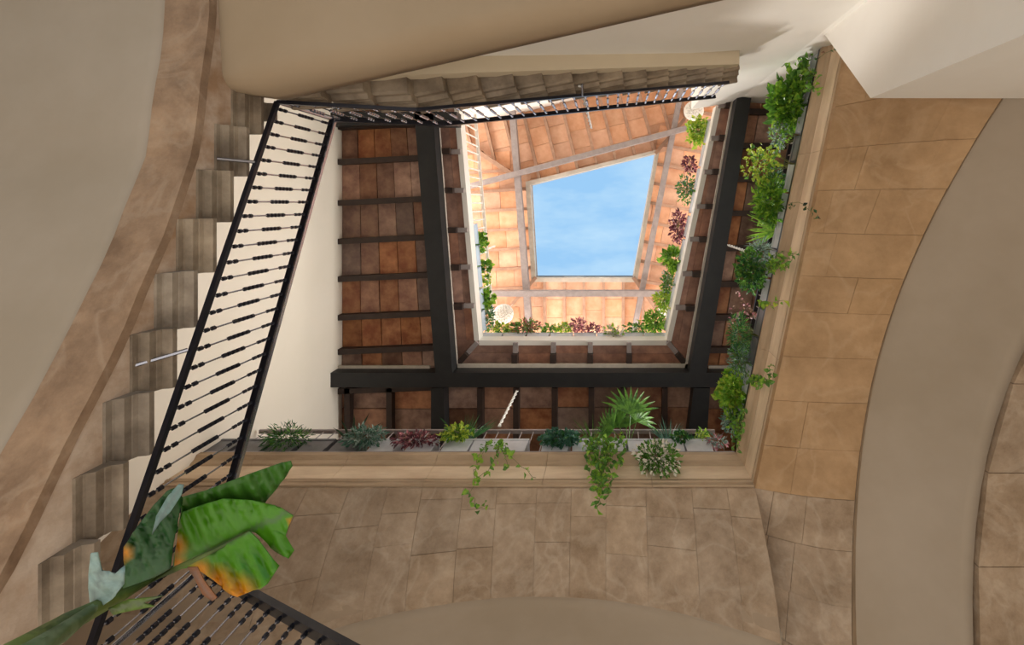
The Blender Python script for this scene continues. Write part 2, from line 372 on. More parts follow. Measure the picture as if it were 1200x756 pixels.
# ------------------------------------------------------------------ stair: rampant rib, vault, steps, landings
SX = -2.65
S = [(-3.5, 3.18), (-1.4, 3.17), (-.947, 3.12), (-.28, 3.02), (.157, 2.85), (.68, 2.62), (1.07, 2.41), (1.69, 2.07), (2.5, 1.50), (3.2, .9)]
stair = shell('wall_stair_rib', 'rising sandstone rib and spandrel that carry the lower stair flight')
us = frange(-3.5, 3.2, 40)
tread = lambda Y: 3.49 - .429 * (Y + .536)
grid(lambda u, v: (-2.76 - .30 * v, u, interp(S, u) + .006 * math.sin(u * 9 + v * 5)), us, frange(0, 1, 4), (0, 0, .06)).build('rib', 'rib', stair)
mb = MB()
for i in range(len(us)-1):
    a, b = us[i], us[i+1]
    ta, tb = (min(3.40, tread(a + .0) - .15 + .03), min(3.40, tread(b) - .15 + .03))
    mb.hexa([(-2.765,a,interp(S,a)+.012),(-2.765,b,interp(S,b)+.012),(-3.0,b,interp(S,b)+.05),(-3.0,a,interp(S,a)+.05)],
            [(-2.765,a,max(ta,interp(S,a)+.06)),(-2.765,b,max(tb,interp(S,b)+.06)),(-3.0,b,max(tb,interp(S,b)+.1)),(-3.0,a,max(ta,interp(S,a)+.1))])
mb.build('spandrel', 'spandrel', stair)
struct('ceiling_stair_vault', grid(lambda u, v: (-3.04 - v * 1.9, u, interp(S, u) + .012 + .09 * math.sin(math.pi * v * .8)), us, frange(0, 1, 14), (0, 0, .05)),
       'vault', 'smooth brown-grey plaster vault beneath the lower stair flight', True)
# brown plaster ceiling under the landing, with its rounded edge
A_ = P(285, 108, 3.4); B_ = P(322, 114, 3.4); D_ = P(822, 0, 3.4)
D2 = (D_[0] + (D_[0]-B_[0]) * 1.2, D_[1] + (D_[1]-B_[1]) * 1.2)
dv = Vector((D_[0]-B_[0], D_[1]-B_[1])).normalized(); nrm = Vector((dv.y, -dv.x))   # away from the courtyard
def ecol(u, v):
    # v: 0..1 round over from the top of the edge to the flat soffit, then inwards
    base = Vector((A_[0] - .27, A_[1] - .03)) if u == 0 else (Vector((B_[0], B_[1])) + (Vector(D2) - Vector((B_[0], B_[1]))) * (u - 1) / 9 if u >= 1 else None)
    R = .2 if u >= 1 else .05
    if v <= 6:
        t = v / 6 * math.pi / 2; off = R * (1 - math.cos(t)); z = 3.4 + R * (1 - math.sin(t)) - R + .0
        return (base.x + nrm.x * off, base.y + nrm.y * off, z + .0)
    off = R + (v - 6) * 1.2
    return (base.x + nrm.x * off, base.y + nrm.y * off, 3.4 - R)
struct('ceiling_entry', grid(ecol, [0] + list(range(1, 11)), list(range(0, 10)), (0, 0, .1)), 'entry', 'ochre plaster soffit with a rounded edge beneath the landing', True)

# moulded step ends: profile in (outward, drop) extruded along the run
def step_mesh(p0, p1, outdir, top, depth_to, th=.27):
    zk = th / .27
    """tread from p0 to p1 (plan points on the nosing line); outdir points towards the courtyard; moulded underside"""
    pr = [(0, 0), (0, -.045), (-.015, -.055), (-.05, -.065), (-.058, -.10), (-.062, -.105), (-.062, -.165), (-.10, -.185), (-.105, -.20), (-.105, -.25), (-.125, -.27)]
    mb = MB(); n = len(pr) + 2
    for p in (p0, p1):
        for (o, z) in pr: mb.v.append((p[0] + outdir[0]*o, p[1] + outdir[1]*o, top + z * zk))
        mb.v.append((p[0] - outdir[0]*depth_to, p[1] - outdir[1]*depth_to, top - th)); mb.v.append((p[0] - outdir[0]*depth_to, p[1] - outdir[1]*depth_to, top))
    for i in range(n): mb.f.append((i, (i+1) % n, (i+1) % n + n, i + n))
    mb.f.append(tuple(range(n))[::-1]); mb.f.append(tuple(range(n, 2*n)))
    return mb
fl = empty('stair_flight', (SX, .8, 1.6), 'lower stair flight of worn moulded stone steps along the left wall', 'stairs')
for n in range(-1, 9):
    top = 3.49 - .141 * n + .03; y1 = -.536 + .329 * n; y0 = y1 - .329 - .03
    if n == -1:
        y0 = -.80
        step_mesh((SX, y0), (SX, -.84 + .18), (1, 0), top, .30, .175).build('stone_step', 'step', fl)
        continue
    step_mesh((SX, y0), (SX, y1), (1, 0), top, .30, .175).build('stone_step', 'step', fl)
    MB().box(WX + .01, SX - .301, y0, y1, top - .05, top).build('tread', 'step', fl)
cyy = [(-2.75, -.77), (-1.7, -.83), (1.5, -1.475)]
def cY(X): return interp([(-2.75,-.77),(-1.7,-.83),(1.5,-1.475)], X)
hC = lambda X: 3.6 + .47 * (X + 2.6)
fu = empty('stair_flight', (-.5, -1.5, 3.3), 'upper stair flight with overlapping stone step ends under its railing', 'stairs')
pxs = [325, 381, 435, 485, 528, 567, 607, 640, 673, 702, 730, 757, 782, 803, 825, 845, 863]
Xs = [ (p - PX)/F * (3.6 + 1.222) / (1 - .47 * (p - PX)/F) for p in pxs]
for i in range(len(Xs)-1):
    a, b = Xs[i], Xs[i+1] + .02
    top = hC(Xs[i+1]) + .06
    dd = Vector((b - a, cY(b) - cY(a))).normalized(); out = (-dd.y, dd.x)
    if out[1] < 0: out = (-out[0], -out[1])
    step_mesh((a, cY(a) + .0), (b, cY(b) + .0), out, top, .26, .22).build('stone_step', 'step', fu)
mb = MB()   # sloping plaster soffit
Xa, Xb = -2.6, 1.47
mb.hexa([(Xa, cY(Xa) - .14, hC(Xa) - .22), (Xb, cY(Xb) - .14, hC(Xb) - .24), (Xb, nw(Xb) - .1, hC(Xb) - .24), (Xa, nw(Xa) - .1, hC(Xa) - .22)],
        [(Xa, cY(Xa) - .14, hC(Xa) - .08), (Xb, cY(Xb) - .14, hC(Xb) - .08), (Xb, nw(Xb) - .1, hC(Xb) - .08), (Xa, nw(Xa) - .1, hC(Xa) - .08)])
mb.build('soffit', 'soffit', fu)
MB().hexa([(WX, -.80, 3.36), (SX - .2, -.80, 3.36), (SX - .2, -3.0, 3.36), (WX, -3.0, 3.36)], [(WX, -.8, 3.52), (SX - .2, -.8, 3.52), (SX - .2, -3.0, 3.52), (WX, -3.0, 3.52)]).build('landing', 'step', fl)
# ------------------------------------------------------------------ stair railings with beaded balusters
def baluster_mesh(L, ma, mb_):
    pts = []; rad = []
    def bead(z, r=.015):
        for dz, rr in ((-.013, .006), (-.011, r), (.011, r), (.013, .006)): pts.append((0, 0, z + dz)); rad.append(rr)
    pts.append((0, 0, 0)); rad.append(.006)
    for z in (.06, .11): bead(z)
    for k in range(5): bead(L * .5 - .075 + k * .038)
    for z in (L - .13, L - .085, L - .04): bead(z, .013)
    pts.append((0, 0, L)); rad.append(.006)
    mb = MB(); mb.tube(pts, rad, 6); me = bpy.data.meshes.new('baluster'); me.from_pydata(mb.v, [], mb.f); 
    me.materials.append(M[ma]); me.materials.append(M[mb_])
    for p in me.polygons:
        zs = [me.vertices[i].co for i in p.vertices]; 
        if max((v.x**2 + v.y**2)**.5 for v in zs) < .0085: p.material_index = 1
    return me
RH = .72
bal_me = baluster_mesh(RH, 'iron', 'steel'); bal_bright = baluster_mesh(RH, 'steel', 'iron')
def put(me, name, loc, parent, rz=0, s=1.0):
    o = bpy.data.objects.new(name, me); C.objects.link(o); o.parent = parent
    o.location = Vector((loc[0], loc[1], loc[2] + CZ)) - Vector(parent['_w']); o.rotation_euler = (0, 0, rz); o.scale = (1, 1, s)
    return o
def railing(label, path, spacing, hw=.045, brackets=(), posts=(), bme=None, cap=False):
    r = empty('stair_railing', path[0], label, 'railing')
    for i in range(len(path)-1):
        a, b = Vector(path[i]), Vector(path[i+1]); up = Vector((0, 0, RH))
        MB().bar(a, b, .03, .03).build('bottom_rail', 'iron', r)
        MB().bar(a + up, b + up, hw, .035).build('handrail', 'iron', r)
        if cap: MB().bar(a + up + Vector((hw/2 + .006, 0, -.004)), b + up + Vector((hw/2 + .006, 0, -.004)), .012, .03).build('handrail_edge', 'steel', r)
        n = max(1, int((b - a).length / spacing))
        for k in range(n):
            p = a.lerp(b, (k + .5) / n); put(bme or bal_me, 'baluster', p, r)
    for p in posts:
        MB().tube([Vector(p), Vector(p) + Vector((0, 0, RH + .03))], .016, 8).build('newel', 'steel', r)
    for a, b in brackets: MB().tube([a, b], .012, 6).build('bracket', 'steel', r)
    return r
RX = -2.60
cornerC = (RX, -.80, 3.59)
bB = (RX, 2.31, 2.26)
railing('black beaded railing of the lower stair flight beside the left wall', [cornerC, bB], .112, cap=True,
        posts=[bB, cornerC], brackets=[(P(254, 186, 3.2), P(298, 190, 3.37)), (P(152, 430, 2.66), P(220, 410, 2.84))])
railing('black beaded railing of the upper stair flight crossing the roof opening', [cornerC, (-1.7, -.83, hC(-1.7)), (1.40, -1.455, hC(1.40))], .125, bme=bal_bright,
        brackets=[((-.29, -1.25, 4.66), (-.29, -1.10, 4.66))])
aA = Vector((-2.55, 2.31, 2.19)); bA = aA + Vector((1.21, -.21, -.69)) * 2.6
railing('black railing of the bottom stair flight behind the big leaf', [tuple(aA), tuple(bA)], .125, hw=.06)
# lower landing and bottom flight steps (behind the railing)
fb = empty('stair_flight', (-1.2, 3.4, 0), 'bottom stair flight mostly hidden past the lower railing', 'stairs')
MB().box(WX, -2.6, 2.6, 4.6, 1.9, 2.06).build('landing', 'step', fb)

# ------------------------------------------------------------------ gallery ceiling: black beams, joists, tiles
HB, HT = 8.05, 8.30
def beam_px(label, quad, z0=HB, z1=HT, m='black', name='ceiling_beam', cat='beam', group=None):
    b = [P(x, y, z0) for x, y in quad]
    mb = MB().hexa([(p[0], p[1], z0) for p in b], [(p[0], p[1], z1) for p in b])
    o = mb.build(name, m); return tag(o, label, cat, group)
beam_px('black beam across the near side of the opening', [(386.5, 437), (1000, 437), (1000, 454), (386.5, 454)])
beam_px('black beam on the left side of the upper opening', [(485, 128), (507, 128), (530, 437), (510, 437)])
beam_px('black beam on the right side running down to the near beam', [(864, 112), (881, 112), (828, 437), (808, 437)])
beam_px('short black beam behind the upper railing at left', [(386.5, 131), (535, 131), (535, 147), (386.5, 147)])
beam_px('dark beam end continuing past the near beam at left', [(505, 455), (520, 455), (522, 560), (505, 560)], 8.1, 8.34)
beam_px('dark slanting beam end near the right corner of the near gallery', [(813, 455), (832, 455), (826, 560), (800, 560)], 8.1, 8.34)
JB, JT, TB, TT = 8.26, 8.42, 8.39, 8.44
def bays(root, lines, ntile, mt, jb=JB, jt=JT, tb=TB, tt=TT, jw=.10, jm='joist', joists=True, skip_ends=False):
    """lines: world (p, q) across the bay at each joist; tiles between consecutive lines"""
    for i, (p, q) in enumerate(lines):
        if joists and not (skip_ends and i in (0, len(lines)-1)):
            MB().hexa(*[[ (p[0], p[1], z), (q[0], q[1], z), (q[0]+0, q[1], z), (p[0], p[1], z)] for z in (jb, jt)]) if False else None
            d = Vector((q[0]-p[0], q[1]-p[1])).normalized(); n = Vector((-d.y, d.x)) * jw / 2
            c = [(p[0]-n.x, p[1]-n.y), (q[0]-n.x, q[1]-n.y), (q[0]+n.x, q[1]+n.y), (p[0]+n.x, p[1]+n.y)]
            MB().hexa([(x, y, jb) for x, y in c], [(x, y, jt) for x, y in c]).build('joist', jm, root)
    for i in range(len(lines)-1):
        (p0, q0), (p1, q1) = lines[i], lines[i+1]
        off = rnd.uniform(-.25, .25) / ntile
        ts = [0] + [(k + off) / ntile for k in range(1, ntile)] + [1]
        for k in range(ntile):
            a, b = ts[k] + .004, ts[k+1] - .004
            dz = rnd.uniform(-.006, .008)
            c = [lerp(p0, q0, a), lerp(p0, q0, b), lerp(p1, q1, b), lerp(p1, q1, a)]
            MB().hexa([(x[0], x[1], tb + dz) for x in c], [(x[0], x[1], tt) for x in c]).build('tile', mt, root)
def PP(px, py, h=8.3): return P(px, py, h)[:2]
cw = shell('ceiling_gallery_left', 'joisted ceiling of brown clay tiles on the left side')
L = []
for yl in (106, 149, 190, 238, 283, 327, 372, 412, 458):
    xl = WX + .0; pl = (WX, (yl - PY)/F*8.3); pr = P(487 + 23*(yl-150)/280, yl - 5, 8.3)[:2]; pr = (pr[0]+.1, pr[1]); L.append((pl, pr))
bays(cw, L, 5, 'tile')
cs = shell('ceiling_gallery_near', 'dark joisted ceiling of clay tiles on the near side')
L = [(PP(x, 454), PP(x, 590)) for x in (382, 408, 457, 512, 563, 605, 650, 693, 731, 779, 822, 866, 910, 955, 1000)]
bays(cs, L, 5, 'tile')
ce = shell('ceiling_gallery_right', 'joisted ceiling of clay tiles on the right side')
L = []
for y in (92, 131, 171, 210, 250, 291, 333, 372, 410, 450):
    xa = 880 - (y - 112) * 54 / 325; L.append((PP(xa - 12, y), PP(xa + 125, y)))
bays(ce, L, 5, 'tile')
# deck closing the ceilings from above = floor of the second gallery
dk = [(-5.0, WX), ]
mb = MB(); mb.box(WX, P(540,0,8.5)[0], -3.2, 6.3, TT + .01, 8.62); 
def ring_poly(): pass
o2 = {'SW': P(562, 398.5, 8.5), 'SE': P(781, 398.5, 8.5), 'NE': P(839, 124, 8.5), 'NW': P(538, 120, 8.5)}
mb = MB()
def slab(mb, poly, z0, z1):
    m2 = prism(poly, z0, z1); mb.add(m2.v, m2.f)
SWp, SEp, NEp, NWp = [o2[k][:2] for k in ('SW', 'SE', 'NE', 'NW')]
slab(mb, [(WX, -3.3), (NWp[0] - .1, -3.3), (NWp[0] - .02, NWp[1]), (SWp[0] - .02, SWp[1] + .02), (WX, SWp[1] + .02)], 8.56, 8.72)
slab(mb, [(WX, SWp[1] + .021), (5.2, SWp[1] + .021), (5.2, 6.3), (WX, 6.3)], 8.56, 8.72)
slab(mb, [(NEp[0] + .02, NEp[1]), (5.2, NEp[1]), (5.2, SEp[1] + .02), (SEp[0] + .02, SEp[1] + .02)], 8.56, 8.72)
struct('floor_upper_gallery', mb, 'deck', 'floor slab of the upper gallery')
# ring of projecting tiles and stub brackets inside the black beams
ring = shell('ceiling_ring', 'projecting eaves of tiles and dark stub brackets inside the black beams')
wI = lambda y: P(507 + 23*(y-128)/309 + 1, y, 8.32)[:2]; wO = lambda y: (lerp(NWp, SWp, (P(0, y, 8.5)[1] - NWp[1]) / (SWp[1] - NWp[1])))[:2]
L = []
for y in (125, 138, 177, 223, 270, 314, 360, 402):
    a = wI(y); t = (a[1] - NWp[1]) / (SWp[1] - NWp[1]); b = lerp(NWp, SWp, min(1, t)); L.append((a, b))
bays(ring, L, 2, 'tile_ring', tb=8.50, tt=8.54, joists=False)
L = []
for x in (562, 605, 649, 692, 737, 781):
    b = PP(x, 398.5, 8.5); L.append(((b[0], 2.97), b))
SWc = ((wI(437)[0], 2.97)); 
L2 = [((SWc[0], 2.97), SWp)] + L[1:-1] + [((PP(808, 437, 8.32)[0], 2.97), SEp)]
bays(ring, L2, 2, 'tile_ring', tb=8.50, tt=8.54, joists=False)
L3 = []
for y in (118, 122, 161, 201, 242, 281, 322, 362, 402):
    a = PP(864 - (y-112)*56/325, y, 8.32); t = (a[1] - NEp[1]) / (SEp[1] - NEp[1]); b = lerp(NEp, SEp, max(0, min(1, t))); L3.append((a, b))
bays(ring, L3, 2, 'tile_ring', tb=8.50, tt=8.54, joists=False)
# corner fillers
MB().add([(*wI(402), 8.5), (wI(437)[0], 2.97, 8.5), (*SWp, 8.5), (*wI(402), 8.54), (wI(437)[0], 2.97, 8.54), (*SWp, 8.54)], [(0,1,2),(3,5,4),(0,3,4,1),(1,4,5,2),(2,5,3,0)]).build('tile', 'tile_ring', ring)
qa = PP(864 - 290*56/325, 402, 8.32); qb = (PP(808, 437, 8.32)[0], 2.97)
MB().add([(*qa, 8.5), (*qb, 8.5), (*SEp, 8.5), (*qa, 8.54), (*qb, 8.54), (*SEp, 8.54)], [(0,1,2),(3,5,4),(0,3,4,1),(1,4,5,2),(2,5,3,0)]).build('tile', 'tile_ring', ring)
def stub(a, b):
    a = Vector((*a, 0)); b = Vector((*b, 0)); d = (b - a).normalized(); L = (b - a).length
    z = Vector((0, 0, 8.40)); MB().bar(a - d * .05 + z, a + d * L * .55 + z, .10, .16).build('stub_bracket', 'joist', ring)
    z = Vector((0, 0, 8.455)); m = MB().bar(a + d * L * .55 + z, a + d * (L - .03) + z, .085, .09).build('stub_nose', 'greywood', ring)
Lw = []
for y in (177, 223, 270, 314, 360): a = wI(y); t = (a[1]-NWp[1])/(SWp[1]-NWp[1]); stub(a, lerp(NWp, SWp, t))
for l in L2[1:-1]: stub(*l)
stub(L2[0][0], SWp); stub(L2[-1][0], SEp)
for l in L3[1:-1]: stub(*l)
# pale plank on top of the beams and pale edge board of the upper opening
def board(a, b, wdt, z0, z1, m, label, name='edge_board', cat='board', grp=None):
    a = Vector(a); b = Vector(b); d = (b - a).normalized(); n = Vector((-d.y, d.x)) * wdt
    c = [a, b, b + n, a + n]
    o = MB().hexa([(p.x, p.y, z0) for p in c], [(p.x, p.y, z1) for p in c]).build(name, m); return tag(o, label, cat, grp)
board(wI(128), (wI(437)[0], 2.95), -.09, 8.30, 8.34, 'plank', 'pale plank on top of the left black beam')
board((wI(437)[0], 2.95), (qb[0], 2.95), -.08, 8.30, 8.34, 'plank', 'pale plank on top of the near black beam')
board(PP(864, 112, 8.32), (qb[0], 2.95), .09, 8.30, 8.34, 'plank', 'pale plank on top of the right black beam')
board((WX, 2.95), (wI(437)[0] - .4, 2.95), -.06, 8.26, 8.30, 'plank', 'short pale plank beside the near beam at its left end')
board((P(830,0,8.3)[0], 2.95), (4.0, 2.95), -.06, 8.26, 8.30, 'plank', 'short pale plank beside the near beam at its right end')
board(NWp, SWp, .09, 8.47, 8.74, 'whitepaint', 'white edge board on the left side of the upper opening')
board(SWp, SEp, .09, 8.47, 8.74, 'whitepaint', 'white edge board on the near side of the upper opening')
board(SEp, NEp, .09, 8.47, 8.74, 'whitepaint', 'white edge board on the right side of the upper opening')

# ------------------------------------------------------------------ roof
HR = 11.45
sky = [P(622, 217, HR)[:2], P(768, 180, HR)[:2], P(742, 325, HR)[:2], P(628, 325, HR)[:2]]
outr = [(-4.9, -2.9), (3.4, -5.2), (4.6, 6.3), (-4.9, 6.3)]
def sector(A, B, hA, hB, label, name, D=3.0, sp=.49, tl=.46, ext=2.6):
    root = shell(name, label); A = Vector(A); B = Vector(B); u = (B - A).normalized(); L = (B - A).length
    n = Vector((u.y, -u.x))
    if n.dot(A + B - Vector(sky[0]) - Vector(sky[2])) < 0: n = -n
    kA = -Vector(hA).dot(u) / Vector(hA).dot(n); kB = Vector(hB).dot(u) / Vector(hB).dot(n)
    def dmin(t):
        if t < 0: return -t / max(kA, .01)
        if t > L: return (t - L) / max(kB, .01)
        return 0
    i0 = int(-ext / sp); i1 = int((L + ext) / sp) + 1; SL = .05
    def pt(t, d, z=0): q = A + u * t + n * d; return (q.x, q.y, HR + z + d * SL)
    for i in range(i0, i1):
        t = (i + .5) * sp; d0 = dmin(t)
        if d0 < D - .2:
            a, b = t - .035, t + .035; d0 = max(d0, .05)
            MB().hexa([pt(a,d0,-.02), pt(b,d0,-.02), pt(b,D,-.02), pt(a,D,-.02)], [pt(a,d0,.11), pt(b,d0,.11), pt(b,D,.11), pt(a,D,.11)]).build('rafter', 'rafter', root)
        j = 0; off = rnd.uniform(0, tl)
        d = -off
        while d < D:
            a, b = t + .004, t + sp - .004; e = max(d + .004, 0); f = min(d + tl - .004, D)
            d += tl
            if f - e < .05 or (e + f) / 2 < min(dmin(a), dmin(b)) - .25 or (e+f)/2 + .3 < dmin((a+b)/2): continue
            dz = rnd.uniform(-.004, .006)
            MB().hexa([pt(a,e,.09+dz), pt(b,e,.09+dz), pt(b,f,.09+dz), pt(a,f,.09+dz)], [pt(a,e,.13), pt(b,e,.13), pt(b,f,.13), pt(a,f,.13)]).build('roof_tile', 'tile_roof', root)
    return root
hip = [(-1.0, -.68), (.75, -.9), (.8, .9), (-.75, .9)]
sector(sky[0], sky[1], hip[0], hip[1], 'orange tiled roof underside beyond the far edge of the skylight', 'ceiling_roof_far', D=3.3)
sector(sky[1], sky[2], hip[1], hip[2], 'orange tiled roof underside to the right of the open sky', 'ceiling_roof_right', D=2.6)
sector(sky[2], sky[3], hip[2], hip[3], 'orange tiled roof underside on the near edge of the skylight', 'ceiling_roof_near', D=3.0)
sector(sky[3], sky[0], hip[3], hip[0], 'orange tiled roof underside to the left of the open sky', 'ceiling_roof_left', D=3.0)
mb = MB()   # weatherproof deck over the tiles, with the hole
ob = [(-5.3, -5.6), (5.6, -5.6), (5.6, 6.7), (-5.3, 6.7)]
for i in range(4):
    j = (i+1) % 4; zi, zo = HR + .14, HR + .42
    mb.hexa([(*sky[i], zi), (*sky[j], zi), (*ob[j], zo), (*ob[i], zo)], [(*sky[i], zi+.1), (*sky[j], zi+.1), (*ob[j], zo+.1), (*ob[i], zo+.1)])
struct('ceiling_roof_deck', mb, 'tile_roof', 'roof deck above the clay tiles')
# frame of the sky opening
fr = empty('skylight_frame', (*sky[3], HR), 'grey frame edging the open sky', 'frame')
cen = Vector((sum(p[0] for p in sky)/4, sum(p[1] for p in sky)/4))
for i in range(4):
    a, b = Vector(sky[i]), Vector(sky[(i+1) % 4]); fo = lambda p: p + (p - cen).normalized() * .15
    a2, b2 = fo(a), fo(b)
    MB().hexa([(a.x,a.y,HR-.04),(b.x,b.y,HR-.04),(b2.x,b2.y,HR-.04),(a2.x,a2.y,HR-.04)], [(a.x,a.y,HR+.28),(b.x,b.y,HR+.28),(b2.x,b2.y,HR+.12),(a2.x,a2.y,HR+.12)]).build('frame_side', 'plank' , fr)
def rbeam(a, b, wpx, label, z0=11.1, z1=11.3, m='greywood'):
    a = Vector(P(*a, z0)[:2]); b = Vector(P(*b, z0)[:2]); d = (b-a).normalized(); n = Vector((-d.y, d.x)) * wpx / F * z0 / 2
    o = MB().hexa([((a-n).x,(a-n).y,z0),((b-n).x,(b-n).y,z0),((b+n).x,(b+n).y,z0),((a+n).x,(a+n).y,z0)], [((a-n).x,(a-n).y,z1),((b-n).x,(b-n).y,z1),((b+n).x,(b+n).y,z1),((a+n).x,(a+n).y,z1)]).build('roof_beam', m)
    tag(o, label, 'beam'); return o
rbeam((535, 222), (845, 139), 6, 'grey roof beam slanting past the far edge of the open sky')
rbeam((530, 344.5), (850, 344.5), 6.5, 'grey roof beam parallel to the near edge of the open sky', 11.0, 11.2)
rbeam((597, 95), (624, 440), 7, 'grey roof beam left of the open sky', 11.2, 11.38)
rbeam((801, 95), (735, 430), 6, 'grey roof beam right of the open sky', 11.2, 11.38)
rbeam((548, 170), (601, 205), 5, 'short diagonal hip beam at the far left roof corner', 11.35, 11.5, 'rafter')
rbeam((628, 325), (575, 385), 4, 'short diagonal hip beam at the near left roof corner', 11.4, 11.5, 'rafter')
rbeam((742, 325), (790, 392), 4, 'short diagonal hip beam at the near right roof corner', 11.4, 11.5, 'rafter')
rbeam((768, 180), (812, 128), 4, 'short diagonal hip beam at the far right roof corner', 11.4, 11.5, 'rafter')
# small corbels between roof beam and frame
for p in [(632,343,11.36),(652,343,11.36),(674,343,11.36),(696,343,11.36),(718,343,11.36)]: pass

# ------------------------------------------------------------------ upper gallery railing (left) and gallery railings
ur = empty('gallery_railing', P(552, 200, 8.75), 'white railing of the upper gallery at left of the opening', 'railing')
a = Vector((NWp[0] - .03, NWp[1], 8.75)); b0 = Vector((*SWp, 8.75)); b = a.lerp(Vector((SWp[0]-.03, SWp[1], 8.75)), 1.0)
up = Vector((0, 0, .85))
MB().bar(a + up, b + up, .06, .04).build('handrail', 'whitepaint', ur)
n = 26
for k in range(n + 1):
    p = a.lerp(b, k / n); MB().bar(p, p + up, .022).build('baluster', 'whitepaint', ur)
rn = empty('gallery_railing', (0, 3.15, HL), 'iron gallery railing behind the near row of planters', 'railing')
yr = 3.13; z1 = HL + .86
MB().bar((WX + .05, yr, z1), (ex(yr) - .02, yr, z1), .05, .03).build('handrail', 'greywood', rn)
MB().bar((WX + .05, 2.975, HL + .02), (ex(2.98), 2.975, HL + .02), .03, .03).build('bottom_rail', 'greywood', rn)
bm_ = MB().tube([(0,0,0),(0,0,.86)], .008, 5); g_me = bpy.data.meshes.new('baluster'); g_me.from_pydata(bm_.v, [], bm_.f); g_me.materials.append(M['greywood'])
k = WX + .15
while k < ex(yr) - .05: put(g_me, 'baluster', (k, yr, HL), rn); k += .16
rr = empty('gallery_railing', (ex(0), 0, HL), 'dark gallery railing behind the right row of planters', 'railing')
rx = lambda Y: ex(Y) + .19
MB().bar((rx(3.1), 3.1, z1), (rx(-1.88), -1.88, z1), .05, .03).build('handrail', 'iron', rr)
MB().bar((ex(2.9) + .03, 2.9, HL + .03), (ex(-1.88) + .03, -1.88, HL + .03), .05, .05).build('bottom_rail', 'iron', rr)
k = -1.8
while k < 3.1: put(g_me, 'baluster', (rx(k), k, HL), rr); k += .16

# ------------------------------------------------------------------ planters
def planter(cx, cy, z, ang, L, W, H, m, label, group):
    t = empty('planter_box', (cx, cy, z), label, 'planter', group)
    ca, sa = math.cos(ang), math.sin(ang)
    def q(x, y, zz): return (cx + x*ca - y*sa, cy + x*sa + y*ca, z + zz)
    b = MB(); k = .012; l, w_, = L/2, W/2; l2, w2 = l*.94, w_*.86
    b.hexa([q(-l2,-w2,0),q(l2,-w2,0),q(l2,w2,0),q(-l2,w2,0)], [q(-l,-w_,H),q(l,-w_,H),q(l,w_,H),q(-l,w_,H)])
    b.build('box', m, t)
    r = MB()
    for (x0,x1,y0,y1) in ((-l-.008,l+.008,-w_-.008,-w_+.006),(-l-.008,l+.008,w_-.006,w_+.008),(-l-.008,-l+.006,-w_,w_),(l-.006,l+.008,-w_,w_)):
        r.hexa([q(x0,y0,H-.02),q(x1,y0,H-.02),q(x1,y1,H-.02),q(x0,y1,H-.02)], [q(x0,y0,H+.012),q(x1,y0,H+.012),q(x1,y1,H+.012),q(x0,y1,H+.012)])
    r.build('rim', m, t)
    MB().hexa([q(-l+.01,-w_+.01,H),q(l-.01,-w_+.01,H),q(l-.01,w_-.01,H),q(-l+.01,w_-.01,H)], [q(-l+.01,-w_+.01,H+.01),q(l-.01,-w_+.01,H+.01),q(l-.01,w_-.01,H+.01),q(-l+.01,w_-.01,H+.01)]).build('soil', 'soil', t)
    return t
ords = ['first','second','third','fourth','fifth','sixth','seventh','eighth','ninth','tenth','eleventh','twelfth','thirteenth','fourteenth','fifteenth','sixteenth']
bx = [254, 291, 328, 365, 402, 447, 491, 533, 566.5, 600, 650, 686, 718, 752, 787, 820]
for i, x in enumerate(bx):
    X = P(x, 530, 5.6)[0]; dark = i < 5  # leftmost boxes get a darker colour in place of shade
    planter(X, 3.035, HL + .035, 0, .335, .15, .27, 'boxdark' if dark else 'box',
        ('shade-darkened' if dark else 'pale grey') + ' planter box, %s from the left in the near row' % ords[i], 'planter boxes along the near cornice')
ang = math.atan2(1, -.21)
for i in range(13):
    Y = 2.55 - i * .36
    planter(ex(Y) + .105, Y, HL + .06, ang, .32, .14, .25, 'boxdark' if i in (2, 3, 9) else 'box',
        ('dark' if i in (2, 3, 9) else 'white') + ' planter box, %s up the right cornice from the near corner' % ords[i], 'planter boxes along the right cornice')
for i in range(8):
    X = -2.30 + i * .45
    planter(X, SWp[1] + .06, 8.75, 0, .42, .14, .17, 'box', 'small pale planter, %s from the left on the upper near ledge' % ords[i], 'planters on the upper near ledge')
for i in range(5):
    t = .56 + i * .095; p = lerp(NWp, SWp, t)
    planter(p[0] - .05, p[1], 8.75, math.atan2(SWp[1]-NWp[1], SWp[0]-NWp[0]), .38, .12, .17, 'bluebox', 'pale blue planter, %s towards the near corner on the upper left ledge' % ords[i], 'planters on the upper left ledge')
for i in range(9):
    p = lerp(SEp, NEp, .06 + i * .105)
    planter(p[0] + .05, p[1], 8.75, math.atan2(NEp[1]-SEp[1], NEp[0]-SEp[0]), .40, .12, .17, 'box', 'pale planter, %s from the near corner on the upper right ledge' % ords[i], 'planters on the upper right ledge')

